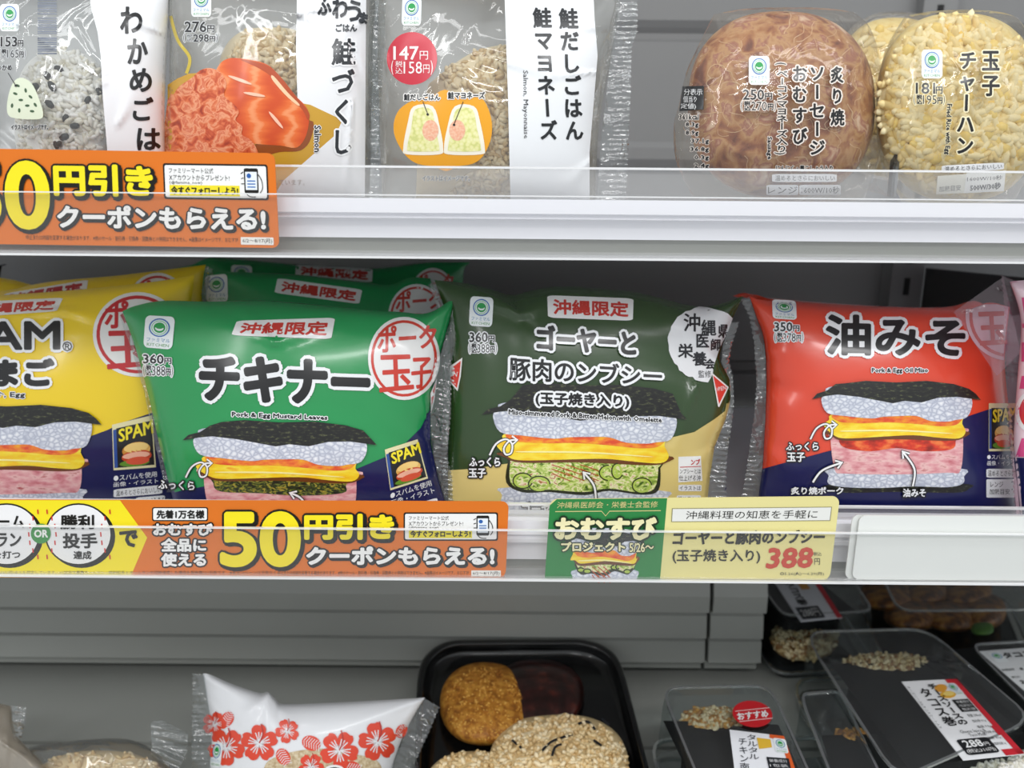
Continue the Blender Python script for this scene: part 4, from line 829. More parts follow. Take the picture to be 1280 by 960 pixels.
logo(k, (239, -13, 264, 21)); price(k, '276', '298', (231, 27, 268, 40), (229, 43, 272, 52), 3, out='dadcdd', ow=.9)
k.text('note_lettering', 'を使用しています。', (318, 224, 381, 232), '8a7c70', 3); k.build()
seal('end_seal', R1P(.3375), [(465, -40), (461, 60), (458, 150), (458, 248)], [(484, -40), (480, 60), (475, 150), (474, 248)], SEALF, t, teeth=False)
# C salmon mayonnaise
S = Pillow(R1P(.338), [(474, -30), (560, -34), (600, -22), (640, -30), (778, -26)], [(778, -26), (766, 60), (757, 105), (748, 165), (744, 250)], [(478, 252), (620, 258), (744, 250)], [(474, -30), (472, 80), (478, 252)], .022, .5, .45,
           [(572, 62, 595, 20, 4, .0014), (572, 62, 690, 92, 6, .0012), (600, 0, 620, 22, 7, -.002), (770, 32, 730, 34, 4, .0012), (748, 90, 690, 95, 4, .0008), (755, 110, 770, 60, 6, .001), (752, 130, 748, 200, 6, -.001), (480, 60, 486, 150, 6, .0009), (740, 200, 700, 240, 8, .0007)])
t, k = clearbag('clear rice ball bag with a red 147 price circle, upper shelf', S, (610, 248))
S.mesh('bag', CF, t, 80, 60, backmat=CB)
Rb = Pillow(R1P(.336), [(536, 105), (570, 78), (600, 62), (640, 55), (680, 60), (710, 90)], [(710, 90), (728, 160), (730, 246)], [(520, 248), (730, 246)], [(536, 105), (524, 160), (520, 248)], .014, .5, .45)
blob('rice_ball', t, Rb, [(534, 106), (570, 78), (600, 62), (640, 54), (648, 110), (646, 244), (560, 246), (600, 200), (616, 160), (608, 122), (580, 108)], 420, BROWN+[BROWN[0]], basemat=BROWN[0])
k.poly('white_band', [(630, -28), (741, -27), (743, 20), (747, 70), (742, 130), (737, 190), (737, 249), (638, 252), (635, 120)], 'eceef0', 0)
k.vtext('brush_lettering', '鮭だしごはん', [(697, 9), (723, 9), (731, 177), (706, 177)], '191c20', 3, .8, sc=.94); k.vtext('brush_lettering', '鮭マヨネーズ', [(664, 8), (690, 8), (699, 177), (674, 177)], '191c20', 3, .8, sc=.92)
k.rtext('english_lettering', 'Salmon, Mayonnaise', [(652, 88), (660, 88), (661, 173), (653, 173)], INK, 3)
logo(k, [(503, -3), (527, -3), (526, 32), (502, 32)])
k.poly('price_circle', ell(515, 73, 31.5, 33, 44), 'c8283c', 2); price(k, '147', '158', (492, 58, 535, 74.5), (489, 77, 541, 92), 4, 'price_circle', 'f5f2f0', None)
k.poly('orange_panel', crom([(506, 131), (520, 124), (540, 120), (556, 112), (575, 120), (600, 122), (610, 135), (615, 155), (613, 176), (603, 196), (590, 205), (572, 208), (558, 214), (544, 209), (520, 204), (505, 192), (494, 172), (492, 155), (497, 140)], 3), 'eda41c', 0)
for a, b in (((504, 554), 1), ((555, 606), -1)):
    x0, x1 = a; m = (x0+x1)/2
    k.poly('rice_half_drawing', crom([(m-12*1, 133), (m+12, 133), (x1-6, 152) if b < 0 else (x1-4, 160), (x1, 185), (x1-5, 193), (x0+5, 193), (x0, 185), (x0+4, 160) if b < 0 else (x0+6, 152)], 4), 'f5efdc', 2)
    k.poly('rice_half_drawing', crom([(m-10, 137), (m+10, 137), (x1-10, 160), (x1-5, 184), (x1-9, 189), (x0+9, 189), (x0+5, 184), (x0+10, 160)], 4), tex('rice_drawing_print', 'voronoi', 22, [(0, 'f2efc0'), (.6, 'e6e49a'), (.8, 'd3d684')]), 3)
    k.poly('rice_half_drawing', ell(m+(9 if b > 0 else -9), 163, 10, 13, 24), tex('flake_drawing_print', 'noise', 30, [(.4, 'eda98a'), (.6, 'f2c4a4')]), 4)
k.text('note_lettering', '鮭だしごはん', (505, 117.5, 550, 125.5), INK, 4, 0, ((1.8, 'f5f3ee'),)); k.text('note_lettering', '鮭マヨネーズ', (560, 115, 606, 123.5), INK, 4, 0, ((1.8, 'f5f3ee'),))
k.line('note_lettering', [(528.5, 127), (534.5, 142)], .9, INK, 6); k.poly('note_lettering', ell(534.5, 143, 1.6, 1.6, 10), INK, 6); k.line('note_lettering', [(579, 127), (567.5, 155)], .9, INK, 6); k.poly('note_lettering', ell(567.5, 156, 1.6, 1.6, 10), INK, 6)
k.text('note_lettering', 'イラストはイメージです。', (528, 220, 587, 226), '55524e', 3, 0, ((.8, 'e0e0de'),)); k.build()
seal('end_seal', R1P(.3375), [(773, -26), (766, 50), (759, 110), (752, 165), (746, 250)], [(797, -26), (796, 40), (789, 60), (788, 120), (785, 180), (782, 250)], SEALF, t, freq=1)
seal('end_seal', R1P(.3385), [(474, -30), (472, 80), (478, 250)], [(462, -30), (460, 80), (462, 250)], SEALF, t, teeth=False)

# D grilled round rice ball
GRL = tex('grilled_meat', 'noise', 130, [(.30, '74402c'), (.39, '9a6040'), (.46, 'b58052'), (.53, 'c89e70'), (.59, 'a86c58'), (.65, 'd0a98c'), (.76, 'e6d2ba')], .45, .2, 'Object', 12, .6, .5)
FAT = tex('fat_marbling', 'noise', 300, [(.4, 'd9b088'), (.7, 'ead0ac')], .3, .5, 'Object')
SD = oval(977, 131, 117, 117, R1P(.330), .020, .42, [(900, 90, 960, 60, 16, .0009), (1040, 150, 1060, 60, 18, .0008), (920, 190, 1000, 210, 16, .0007), (960, 130, 1010, 150, 25, -.0008)], sq=.86)
P = SD.plane.at((977, 244))[0]; t = thing('round_rice_ball', 'round grilled brown meat-covered rice ball wrapped in clear film on upper shelf', 'rice ball', tuple(P))
SD.mesh('rice_ball', GRL, t, 70, 70)
kf = Ink(SD, t, .0001, .00002)
r = random.Random(4)
for i in range(90):
    a, q = r.uniform(0, 6.28), math.sqrt(r.random())*100; x, y, th = 977+q*math.cos(a), 131+q*math.sin(a), r.uniform(0, 6.28); p = [(x, y)]
    for j in range(r.randint(3, 6)): th += r.uniform(-1.1, 1.1); p.append((p[-1][0]+math.cos(th)*7, p[-1][1]+math.sin(th)*6))
    kf.line('fat_streaks', crom(p, 3, False), r.uniform(.5, 1.1), FAT, i % 5)
kf.build()
SDf = Pillow(R1P(.332), [(892, 18), (930, 11), (980, 9), (1030, 10), (1068, 15)], [(1068, 15), (1086, 32), (1097, 60), (1103, 100), (1104, 150), (1098, 200), (1080, 250)], [(868, 250), (970, 254), (1080, 250)], [(892, 18), (874, 55), (858, 90), (849, 130), (842, 160), (846, 205), (868, 250)], .0245, .42, .42,
             [(1068, 15, 1096, 90, 5, .0013), (892, 18, 905, 60, 7, .001), (965, 12, 968, 70, 4, .0011), (1000, 240, 1030, 215, 8, .0009), (1066, 22, 1040, 60, 6, .001), (880, 230, 900, 150, 8, .0008), (1090, 180, 1070, 110, 6, .0009), (940, 20, 900, 100, 5, .0007)], T2=.006)
RF = film('round_wrap_film', .03, 1.1, .06, .4, 60, 'f6f4f0', .02, .985)
SDf.mesh('film_wrap', RF, t, 80, 80)
k = Ink(SDf, t, .0003); HO = 'f0e6dc'
k.vtext('product_lettering', '炙り焼', [(1036, 80), (1056, 80), (1058, 160), (1036, 160)], INK, 4, .6, ((1.6, HO),), sc=.8); k.vtext('product_lettering', 'ソーセージ', (1010, 80, 1033, 196), INK, 4, .6, ((1.6, HO),), sc=.9); k.vtext('product_lettering', 'おむすび', (988, 79, 1011, 183), INK, 4, .6, ((1.6, HO),), sc=.85)
k.vtext('product_lettering', '(ベーコンマヨネーズ入り)', [(971, 78), (985, 78), (984, 200), (970, 200)], INK, 4, .3, ((1.1, HO),), sc=1.05); k.rtext('english_lettering', 'Sausage', (958, 171, 965, 199), INK, 4, 0, ((1.1, HO),))
k.text('note_lettering', 'にんにく・黒こしょう入り', (970, 207, 1041, 213.5), INK, 4, 0, ((1.1, HO),)); note(k, (965, 217.5, 1046, 227.5), '温めるとさらにおいしい', 2, cp=None)
note(k, (958, 231, 998, 244), 'レンジ', 2); note(k, (999, 231, 1051, 244), '1600W/10秒', 2)
logo(k, (936, 70, 962, 106)); price(k, '250', '270', (929, 112, 965, 124.5), (926, 127, 970, 138), 3, out=HO, ow=1.0)
k.poly('nutrition_panel', [(853, 108), (880, 107), (879.5, 137), (849, 139)], '17181a', 2)
for s_, q in (('分表示', (855, 111, 878, 119)), ('個当り', (854, 120, 871, 128)), ('定値)', (851, 129, 870, 137))): k.text('nutrition_panel', s_, q, 'f0f0f0', 4)
for i, (s_, x) in enumerate((('361kcal', 849), ('8.3g', 857), ('8.9g', 857), ('37.1g', 864), ('36.8g', 863), ('0.3g', 868), ('2.4g', 868))):
    y = 142.5+i*10.3; xr = 873 if i < 3 else 886; k.text('nutrition_lettering', s_, (x, y, xr, y+7), INK, 4, 0, ((1.0, HO),))
k.build()
# E fried rice round + one behind it
FB = tex('fried_rice_base', 'noise', 300, [(.35, 'e6cc80'), (.6, 'f0dfa4')], .4, .2, 'Object')
def fried(label, cx, cy, rx, ry, y, n, front):
    S = oval(cx, cy, rx, ry, R1P(y), .018, .45, sq=.84); P = S.plane.at((cx, cy+ry-4))[0]; t = thing('round_rice_ball', label, 'rice ball', tuple(P))
    S.mesh('rice_ball', FB, t, 40, 40)
    grains('rice_grains', S, ell(cx, cy, rx*.93, ry*.93, 30), n, FRIED, t, (.0034, .0084), -.0002, [.58, .34, .06, .02], .0008)
    grains('egg_crumbs', S, ell(cx, cy, rx*.9, ry*.9, 30), n//16, [FRIED[2]], t, (.0055, .0065), -.0006)
    return t, S
t, S = fried('round yellow fried rice ball wrapped in clear film, right end of upper shelf', 1199, 134, 104, 118, .331, 900, True)
SF = Pillow(R1P(.332), [(1131, 20), (1165, 14), (1210, 12), (1250, 15), (1272, 22)], [(1272, 22), (1296, 60), (1306, 120), (1300, 190), (1268, 252)], [(1128, 252), (1200, 256), (1268, 252)], [(1131, 20), (1108, 60), (1096, 110), (1095, 160), (1103, 210), (1128, 252)], .0262, .42, .42,
            [(1131, 22, 1165, 14, 4, .0012), (1131, 22, 1110, 70, 5, .0012), (1262, 30, 1270, 120, 5, .0011), (1128, 45, 1150, 20, 5, .001), (1108, 150, 1125, 130, 7, .001), (1260, 160, 1262, 110, 4, .0009), (1160, 16, 1240, 26, 5, .001)], T2=.006)
SF.mesh('film_wrap', RF, t, 80, 80); k = Ink(SF, t, .0003); HO = 'f6ecc8'
k.vtext('product_lettering', '玉子', (1226, 60, 1251, 122), INK, 4, .8, ((1.7, HO),), sc=.92); k.vtext('product_lettering', 'チャーハン', [(1198, 62), (1223, 62), (1218, 195), (1193, 195)], INK, 4, .8, ((1.7, HO),), sc=.92)
k.rtext('english_lettering', 'Fried Rice with Egg', [(1182, 130), (1190, 130), (1187, 193), (1180, 193)], INK, 4, 0, ((1.1, HO),)); logo(k, (1152, 62, 1178, 98)); price(k, '181', '195', (1145, 103.5, 1178, 117), (1142, 119, 1181, 130), 3, out=HO, ow=1.0)
note(k, [(1177, 207), (1255, 203), (1255, 212), (1177, 216)], '温めるとさらにおいしい', 2); k.poly('note_lettering', [(1172, 220), (1257, 214), (1255, 239), (1170, 243)], 'e6e4d6', 1); k.poly('note_lettering', [(1208, 216.5), (1257, 213), (1255, 239), (1205, 241.5)], 'eeeeea', 2)
k.text('note_lettering', '加熱目安', [(1174, 233), (1201, 231), (1201, 238), (1174, 240)], INK, 4); k.text('note_lettering', '1600W/10秒', [(1209, 221), (1253, 219), (1253, 225), (1209, 227)], INK, 4); k.text('note_lettering', '500W/30秒', [(1213, 231), (1251, 228), (1251, 236), (1213, 239)], INK, 4, .3); k.build()
t, S = fried('fried rice ball in the shade behind the grilled one and the front fried one', 1120, 122, 78, 100, .400, 220, False)
oval(1120, 120, 84, 106, R1P(.402), .022, .45, [(1100, 60, 1140, 36, 5, .001)], sq=.86).mesh('film_wrap', RF, t, 40, 40)
# divider between the two
a, b = pt(1113, 246, .3075), pt(1121, 164, .325)
t = thing('shelf_divider', 'thin dark-edged shelf divider between the grilled and the fried rice ball', 'divider', tuple(a))
V = [a, a+[0, .09, .012], b+[0, .07, 0], b]; V = np.vstack([V, np.array(V)+[.0012, 0, 0]])
obj('panel', V, [(0, 1, 2, 3), (7, 6, 5, 4), (0, 4, 5, 1), (1, 5, 6, 2), (2, 6, 7, 3), (3, 7, 4, 0)], CLEAR, t)
V = np.array([a, a+[.0022, 0, 0], b+[.0022, 0, 0], b]); V = np.vstack([V, V+[0, .003, 0]])
obj('front_edge', V, [(3, 2, 1, 0), (4, 5, 6, 7), (0, 1, 5, 4), (1, 2, 6, 5), (2, 3, 7, 6), (3, 0, 4, 7)], M('55585a', .2, .5, name='smoked_edge'), t)

# ================================================================ bottom deck: bags and trays
LF = film('tray_lid', .010, .36, .05, .15, 25, 'eef2f2', 0, .99)
NORIM = tex('nori_sheet', 'noise', 120, [(.35, '0b0c0c'), (.6, '151617'), (.8, '1c1e1a')], .65, 0, 'Object', 6, .3)
NORIM.node_tree.nodes['Principled BSDF'].inputs['Specular IOR Level'].default_value = .2
BLK = M('0b0c0d', .22, .5, name='black_tray'); RICEW = [M(c, .4, .1, name='roll_rice_'+n) for c, n in (('d8c8a0', 'light'), ('bfa878', 'mid'), ('8a6234', 'brown'))]
# hibiscus bag
HB = Pillow(wallp(.352, .35, ZD+.05), [(254, 842), (262, 843), (290, 855), (324, 866), (335, 865), (345, 874), (356, 880), (420, 878), (480, 875), (531, 872)], [(531, 872), (512, 905), (497, 938), (484, 985), (480, 1010)], [(262, 1015), (380, 1020), (480, 1010)],
            [(254, 842), (258, 870), (262, 895), (264, 931), (262, 970), (262, 1015)], .020, .55, .4, [(337, 867, 300, 900, 6, .0012), (337, 867, 365, 905, 6, .0010), (262, 850, 330, 880, 8, .0009), (528, 874, 440, 905, 6, .0009), (528, 874, 480, 940, 7, .0009), (262, 880, 300, 940, 9, .0007)])
t, k = pack('rice_ball_package', 'white package printed with red hibiscus flowers on the bottom deck', HB, M('e6e7ea', .35, .3, bump=.06, name='pearl_film'), (370, 1000))
FR = 'e0452c'
k.poly('rice_window', crom([(330, 960), (345, 946), (375, 938), (410, 936), (440, 942), (470, 950), (478, 968), (470, 1000), (330, 1000)], 4), tex('rice_show_through', 'noise', 22, [(.35, 'b49a74'), (.55, 'd2bf9c'), (.7, 'e2d6bd')]), 0)
def flower(cx, cy, r, a0, clip_=None):
    k.uid += 1; HP_ = 'hibiscus_print#%d' % k.uid
    for i in range(5):
        a = a0+i*1.2566; c, s_ = math.cos(a), math.sin(a)
        p = np.array([(.16, -.05), (.42, -.34), (.8, -.38), (1.0, -.16), (.96, .1), (1.0, .24), (.78, .4), (.42, .32), (.16, .06)])*r
        P = np.c_[cx+p[:, 0]*c-p[:, 1]*s_, cy+p[:, 0]*s_+p[:, 1]*c]; k.poly(HP_, crom(P, 3), FR, 3+i % 2)
        for dv in (-.3, 0, .3): k.line(HP_, [(cx, cy), (cx+math.cos(a+dv)*r*.6, cy+math.sin(a+dv)*r*.6)], r*.055, 'e6e7ea', 5)
    k.line(HP_, crom([(cx, cy), (cx+r*.2, cy-r*.5), (cx+r*.1, cy-r*1.05)], 4, False), r*.07, 'b9322a', 6)
def leaf(cx, cy, r, a):
    k.uid += 1; LP_ = 'leaf_print#%d' % k.uid
    k.poly(LP_, ell(cx, cy, r, r*.78, 20, rot=a), FR, 1)
    for q in range(-3, 4): 
        c, s_ = math.cos(math.radians(a)), math.sin(math.radians(a)); x, y = q*r*.27, 0; e = r*.6
        for sg in (-1, 1): k.line(LP_, [(cx+x*c, cy+x*s_), (cx+(x+e*.4)*c-sg*e*.9*s_, cy+(x+e*.4)*s_+sg*e*.9*c)], .8, 'e6e7ea', 2)
for a in ((283, 934, 23, .3), (324, 929, 23, .9), (359, 914, 15, .5), (424, 938, 24, .2), (472, 927, 24, .7), (389, 958, 16, .2), (268, 905, 15, 0)): flower(*a)
for a in ((284, 899, 10, -60), (389, 929, 12, 20), (354, 946, 11, 60), (502, 914, 9, -60), (440, 960, 11, 10)): leaf(*a)
logo(k, [(265, 927), (279, 928), (275, 960), (262, 958)], 7)
k.poly('white_oval', ell(418, 962, 12, 6, 20), 'f0f0f0', 8); k.poly('white_oval', ell(418, 962.5, 8, 3.5, 20), '20242c', 9); k.build()
hp = wallp(.3505, .35, ZD+.05)
seal('end_seal', hp, [(255, 843), (259, 870), (263, 895), (265, 931), (263, 970), (263, 1010)], [(241, 842), (241, 880), (240, 930), (240, 970), (240, 1010)], SEALF, t)
seal('end_seal', hp, [(531, 873), (512, 905), (498, 938), (486, 975)], [(549, 884), (536, 915), (520, 950), (506, 990)], SEALF, t)
# clear bags at the far left
S = Pillow(wallp(.345, .5, ZD+.04), [(22, 940), (50, 931), (90, 926), (130, 923), (165, 925), (196, 940), (214, 958)], [(214, 958), (222, 1000)], [(10, 1005), (120, 1010), (222, 1000)], [(22, 940), (14, 970), (10, 1005)], .015, .5, .4, [(95, 930, 100, 945, 5, .001), (130, 924, 150, 960, 5, .0011), (40, 935, 70, 965, 5, .0012), (185, 935, 200, 975, 6, .0011)])
P = S.plane.at((110, 995))[0]; t = thing('rice_ball_package', 'clear crinkled bag with a pale flat rice ball, low left on the bottom deck', 'food package', tuple(P)); S.mesh('bag', CF, t, 60, 40)
Rb = oval(125, 1000, 92, 62, wallp(.348, .5, ZD+.04), .012, sq=.85); blob('rice_ball', t, Rb, [(45, 968), (60, 950), (90, 941), (160, 941), (190, 950), (205, 968), (205, 1010), (45, 1010)], 260, BROWN, basemat=BROWN[1])
Sb = wallp(.344, .45, ZD+.05)
seal('end_seal', Sb, [(190, 945), (189, 920), (188, 903), (200, 900)], [(222, 965), (234, 940), (235, 917), (205, 901)], SEALF, t, teeth=False, rip=.0012)
S = Pillow(wallp(.335, .4, ZD+.04), [(-60, 868), (-20, 872), (0, 879), (15, 883)], [(15, 883), (17, 910), (25, 925), (60, 962), (70, 1000)], [(-60, 1010), (70, 1000)], [(-60, 868), (-58, 940), (-60, 1010)], .014, .5, .4, [(5, 930, 60, 965, 4, .0012), (10, 925, 0, 990, 5, .001)])
P = S.plane.at((0, 995))[0]; t = thing('rice_ball_package', 'clear bag with frilled end seal at the bottom left frame corner', 'food package', tuple(P)); S.mesh('bag', film('beige_bag_film', .35, 1.2, .1, .6, 50, 'cfc6b8', .06), t, 40, 40)
seal('end_seal', wallp(.334, .4, ZD+.05), [(13, 882), (15, 900), (17, 922)], [(32, 884), (31, 902), (27, 922)], SEALF, t, rip=.0012)
# black tray with croquette and rice balls
TP = Plane((.03, .41, ZD+.03), (0, -.2, 1))
out = crom([(518, 1010), (520, 885), (524, 836), (536, 815), (560, 802), (600, 800), (690, 799.5), (728, 800), (757, 809), (776, 830), (793, 890), (824, 1010)], 5, False)
cen = np.array([662, 920]); 
P = TP.at((670, 1000))[0]; t = thing('food_tray', 'black rounded plastic tray holding a croquette and seasoned rice on the bottom deck', 'food tray', tuple(P))
rings = [(1.0, 0.002), (.985, -.0015), (.955, -.001), (.93, .004), (.88, .012), (.80, .013)]
V = []; n = len(out)
for f_, d in rings: V.append(ORG+rays(cen+(out-cen)*[f_, f_])*(TP.lam(cen+(out-cen)*f_)+d)[:, None])
V = np.vstack(V); Fc = []
for a in range(len(rings)-1): Fc += [(a*n+i, a*n+(i+1) % n, (a+1)*n+(i+1) % n, (a+1)*n+i) for i in range(n)]
Fc.append(tuple(range((len(rings)-1)*n, len(rings)*n))); o = obj('tray', V, Fc, BLK, t, smooth=True)
TPi = Plane((.03, .41, ZD+.022), (0, -.2, 1))
def isl(c, rx, ry, T, d=0, p=.5, sq=.9):
    S = oval(c[0], c[1], rx, ry, Plane((.03, .41, ZD+.024+d), (0, -.2, 1)), T, p, sq=sq); S.T2 = .002; return S
def sub(name, label, c, cat='food'):
    P = TPi.at(c)[0]; return thing(name, label, cat, tuple(P))
KOR = tex('croquette_crust', 'noise', 260, [(.35, '8a5212'), (.5, 'b27422'), (.65, 'c89038')], .6, 0, 'Object', 6, .8)
S = isl((606, 880), 56, 52, .014); q = sub('croquette', 'golden breaded croquette at the left of the black tray', (606, 930)); S.mesh('crust', KOR, q, 50, 40)
grains('crumbs', S, ell(606, 880, 50, 46, 24), 500, [M('c58a30', .6, 0), M('e0ae52', .6, 0), M('a86a1e', .6, 0)], q, (.0009, .0016), 0, None, .0002, seg=5)
S = isl((672, 868), 58, 44, .012, -.002); q = sub('meat_patty', 'dark brown sauced meat patty behind the rice in the black tray', (680, 900)); S.mesh('patty', tex('dark_sauce_meat', 'noise', 130, [(.35, '1c0c0a'), (.55, '331512'), (.72, '56261c')], .28, .3, 'Object', 6, .5), q, 40, 30)
S = isl((698, 965), 88, 72, .016, .005, .45, .8); q = sub('seasoned_rice_ball', 'seasoned rice ball with dark seaweed strips at the right of the black tray', (700, 1000)); 
S.mesh('rice', BROWN[1], q, 40, 34); grains('rice_grains', S, ell(698, 965, 87, 71, 30), 1300, BROWN, q, (.0026, .0052), .0003)
KB = M('1d1f24', .4, .1, name='kelp')
kk = Ink(S, q, .0034, 0)
for p in ([(676, 940), (688, 928), (702, 922), (716, 918)], [(722, 905), (735, 902), (744, 912)], [(640, 925), (652, 935)], [(752, 898), (762, 906)], [(690, 945), (694, 934), (702, 930)], [(742, 925), (752, 932)]): kk.line('kelp_strips', crom(p, 4, False), 3, KB)
kk.build()
S = isl((594, 985), 62, 46, .012, .006, .45, .85); q = sub('seasoned_rice_ball', 'lower rice ball cut by the bottom edge, left in the black tray', (594, 1015)); S.mesh('rice', BROWN[1], q, 40, 30); grains('rice_grains', S, ell(594, 985, 61, 45, 30), 560, BROWN, q, (.0026, .0052), .0003)

# clear-lidded roll trays: roll corners given on a horizontal top plane
def quad3(z, q): return flatp(z).at(A(q))
def slab(name, q, z1, z0, mat, parent, bev=.006, seg=3, **k):
    T = quad3(z1, q); n = len(T); Bt = T.copy(); Bt[:, 2] = z0
    o = obj(name, np.vstack([T, Bt]), [tuple(range(n)), tuple(range(2*n-1, n-1, -1))]+[(i, (i+1) % n, (i+1) % n+n, i+n) for i in range(n)], mat, parent, **k)
    m = o.modifiers.new('round', 'BEVEL'); m.width = bev; m.segments = seg; return o
def lid(t, q, zt, zb, grow=.002, name='lid', mat=None):
    """domed clear lid: top outline in px on plane zt, flared down to a rim at zb"""
    T = quad3(zt, q); c = T.mean(0); n = len(T); L = [T]
    for f_, z in ((.012, zt-.0015), (.03, zt-.006), (.06, zb+.004)):
        R_ = T.copy(); d = R_-c; d[:, 2] = 0; ln = np.linalg.norm(d, axis=1)[:, None]; R_ = R_+d/ln*(f_*.06); R_[:, 2] = z; L.append(R_)
    R_ = L[-1].copy(); R_[:, 2] = zb+.002; L.append(R_); d = R_-c; d[:, 2] = 0; R2 = R_+d/np.linalg.norm(d, axis=1)[:, None]*grow; R2[:, 2] = zb+.002; L.append(R2)
    V = np.vstack(L); Fc = [tuple(range(n))]
    for a in range(len(L)-1): Fc += [(a*n+i, a*n+(i+1) % n, (a+1)*n+(i+1) % n, (a+1)*n+i) for i in range(n)]
    o = obj(name, V, Fc, mat or LF, t)
    # bright folded rims
    for lev, r_ in ((0, .0006), (5, .0008)):
        ring = L[lev]; cu = []
        for i in range(n):
            a, b = ring[i], ring[(i+1) % n]; d = b-a; ln = np.linalg.norm(d)
            if ln < 1e-6: continue
            d /= ln; u = np.array([0, 0, 1.]); s_ = np.cross(d, u); k0 = len(cu)
            cu += [a+s_*r_+u*r_, a-s_*r_+u*r_, a-s_*r_-u*r_, a+s_*r_-u*r_, b+s_*r_+u*r_, b-s_*r_+u*r_, b-s_*r_-u*r_, b+s_*r_-u*r_]
        Fr = [tuple(j+x for x in g) for j in range(0, len(cu), 8) for g in ((0, 1, 5, 4), (1, 2, 6, 5), (2, 3, 7, 6), (3, 0, 4, 7))]
        obj('lid_rim', cu, Fr, film('lid_rim_film', .12, 1.0, .08, 0, 20, 'eef2f2', .15), o)
    return o
def base(t, q, z, grow, mat=BLK):
    T = quad3(ZL, q); c = T.mean(0); d = T-c; d[:, 2] = 0; T = T+d/np.linalg.norm(d, axis=1)[:, None]*grow; T[:, 2] = z; Bt = T-d*.08; Bt[:, 2] = ZD+.0005; n = len(T)
    obj('tray_base', np.vstack([T, Bt]), [tuple(range(n)), tuple(range(2*n-1, n-1, -1))]+[(i, (i+1) % n, (i+1) % n+n, i+n) for i in range(n)], mat, t)
def rcq(q, r=.12, n=4):
    q = A(q); out = []
    for i in range(4):
        p, c, nx = q[i-1], q[i], q[(i+1) % 4]; a = c+(p-c)*r; b = c+(nx-c)*r
        for j in range(n+1): s_ = j/n; out.append((1-s_)**2*a+2*s_*(1-s_)*c+s_*s_*b)
    return np.array(out)
def lump(t, cx, cy, rx, ry, z, T, n, mats, wts, size=(.0024, .005), mat=None):
    S = oval(cx, cy, rx, ry, flatp(z), T, .5, sq=.85); S.mesh('filling', mat or mats[1], t, 24, 16); grains('filling_grains', S, ell(cx, cy, rx*.95, ry*.95, 20), n, mats, t, size, .0003, wts)
def gz(name, t, q, z, n, mats, size=(.0024, .005), wts=None, jz=.003): 
    return grains(name, flatp(z), q, n, mats, t, size, 0, wts, jz)
def qd(q): 
    q = A(q); return lambda u, v: tuple(quadmap(q, A((u, v)))[0])
def sq(q, u0, v0, u1, v1): return quadmap(A(q), A([(u0, v0), (u1, v0), (u1, v1), (u0, v1)]))
CAS = [M('a8742c', .5, .1, name='fried_chicken_brown'), M('c8943e', .5, .1, name='fried_chicken_gold'), M('6b4018', .5, .1, name='fried_chicken_dark')]
ZL = ZD+.0455; ZR = ZD+.040
CLB = film('tray_base_clear', .06, .6, .1, .1, 30, 'd0d4d4', .03, .93)
# -- cheese sauce roll (big one)
rq = [(1057, 837), (1162, 829), (1275, 925), (1142, 948)]; lq = rcq([(1003, 790), (1158, 786), (1292, 900), (1122, 975)], .16)
P = quad3(ZD, [(1160, 990)])[0]; t = thing('sushi_roll_tray', 'large clear tray with thick seaweed roll and a white label bordered red', 'food tray', tuple(P), 'seaweed roll trays')
slab('seaweed_roll', rq, ZR, ZD+.004, NORIM, t); slab('roll_slice', [(1060, 836), (1108, 832), (1212, 936), (1146, 946)], ZR+.0012, ZD+.006, NORIM, t, .005)
lump(t, 1108, 829, 56, 12, ZR-.004, .009, 260, RICEW, [.35, .35, .3]); lump(t, 1242, 948, 54, 20, ZR-.016, .008, 170, RICE, None)
base(t, rcq([(1003, 790), (1158, 786), (1292, 900), (1122, 975)], .16), ZD+.004, .004, CLB)
lid(t, lq, ZL, ZD+.008)
lb = [(1127, 852), (1196, 848.5), (1281, 942), (1204, 950)]
LP = flatp(ZL+.0004); 
k = Ink(LP, t, .0003, .00012, 40); plate('label', LP, A(lb), .0004, PAP('f2f2f4'), t)
k.poly('red_border', sq(lb, .78, 0, 1, .08), 'd22634', 1); k.poly('red_border', sq(lb, .9, 0, 1, 1), 'd22634', 1); k.poly('red_border', sq(lb, .7, .92, 1, 1), 'd22634', 1)
k.poly('red_border', sq(lb, .86, .62, .93, .74), 'd22634', 1)
k.vtext('label_lettering', 'チーズソースの', sq(lb, .38, .04, .56, .58), INK, 3, .3); k.vtext('label_lettering', 'タコス巻', sq(lb, .16, .09, .38, .58), INK, 3, .3)
k.text('label_lettering', 'Cheese Sauce &', sq(lb, .3, .64, .72, .68), INK, 3); k.text('label_lettering', 'Taco Meat', sq(lb, .4, .69, .68, .73), INK, 3)
k.poly('price_panel', quadmap(A(sq(lb, .13, .75, .66, .95)), rrect(0, 0, 1, 1, .12)), '15161a', 2); k.text('price_panel', '288', sq(lb, .2, .77, .5, .855), 'f4f4f4', 4, .3); k.text('price_panel', '円', sq(lb, .52, .81, .6, .855), 'f4f4f4', 4); k.text('price_panel', '(税込310円)', sq(lb, .16, .875, .63, .935), 'f4f4f4', 4)
logo(k, sq(lb, .72, .05, .9, .2), 2); k.poly('food_drawing', ell(1176, 860, 8, 5, 14), 'e8a23a', 2); k.poly('food_drawing', ell(1185, 868, 10, 4.5, 16), 'eeb436', 3); k.poly('food_drawing', ell(1186, 867, 7, 2.8, 14), 'f6d878', 4)
k.poly('nutrition_panel', sq(lb, .6, .26, .88, .42), '18191c', 2)
for i in range(3): k.text('nutrition_panel', ('栄養成分', '1包装当り', '推定値')[i], sq(lb, .64, .275+i*.048, .86, .31+i*.048), 'e8e8e8', 4)
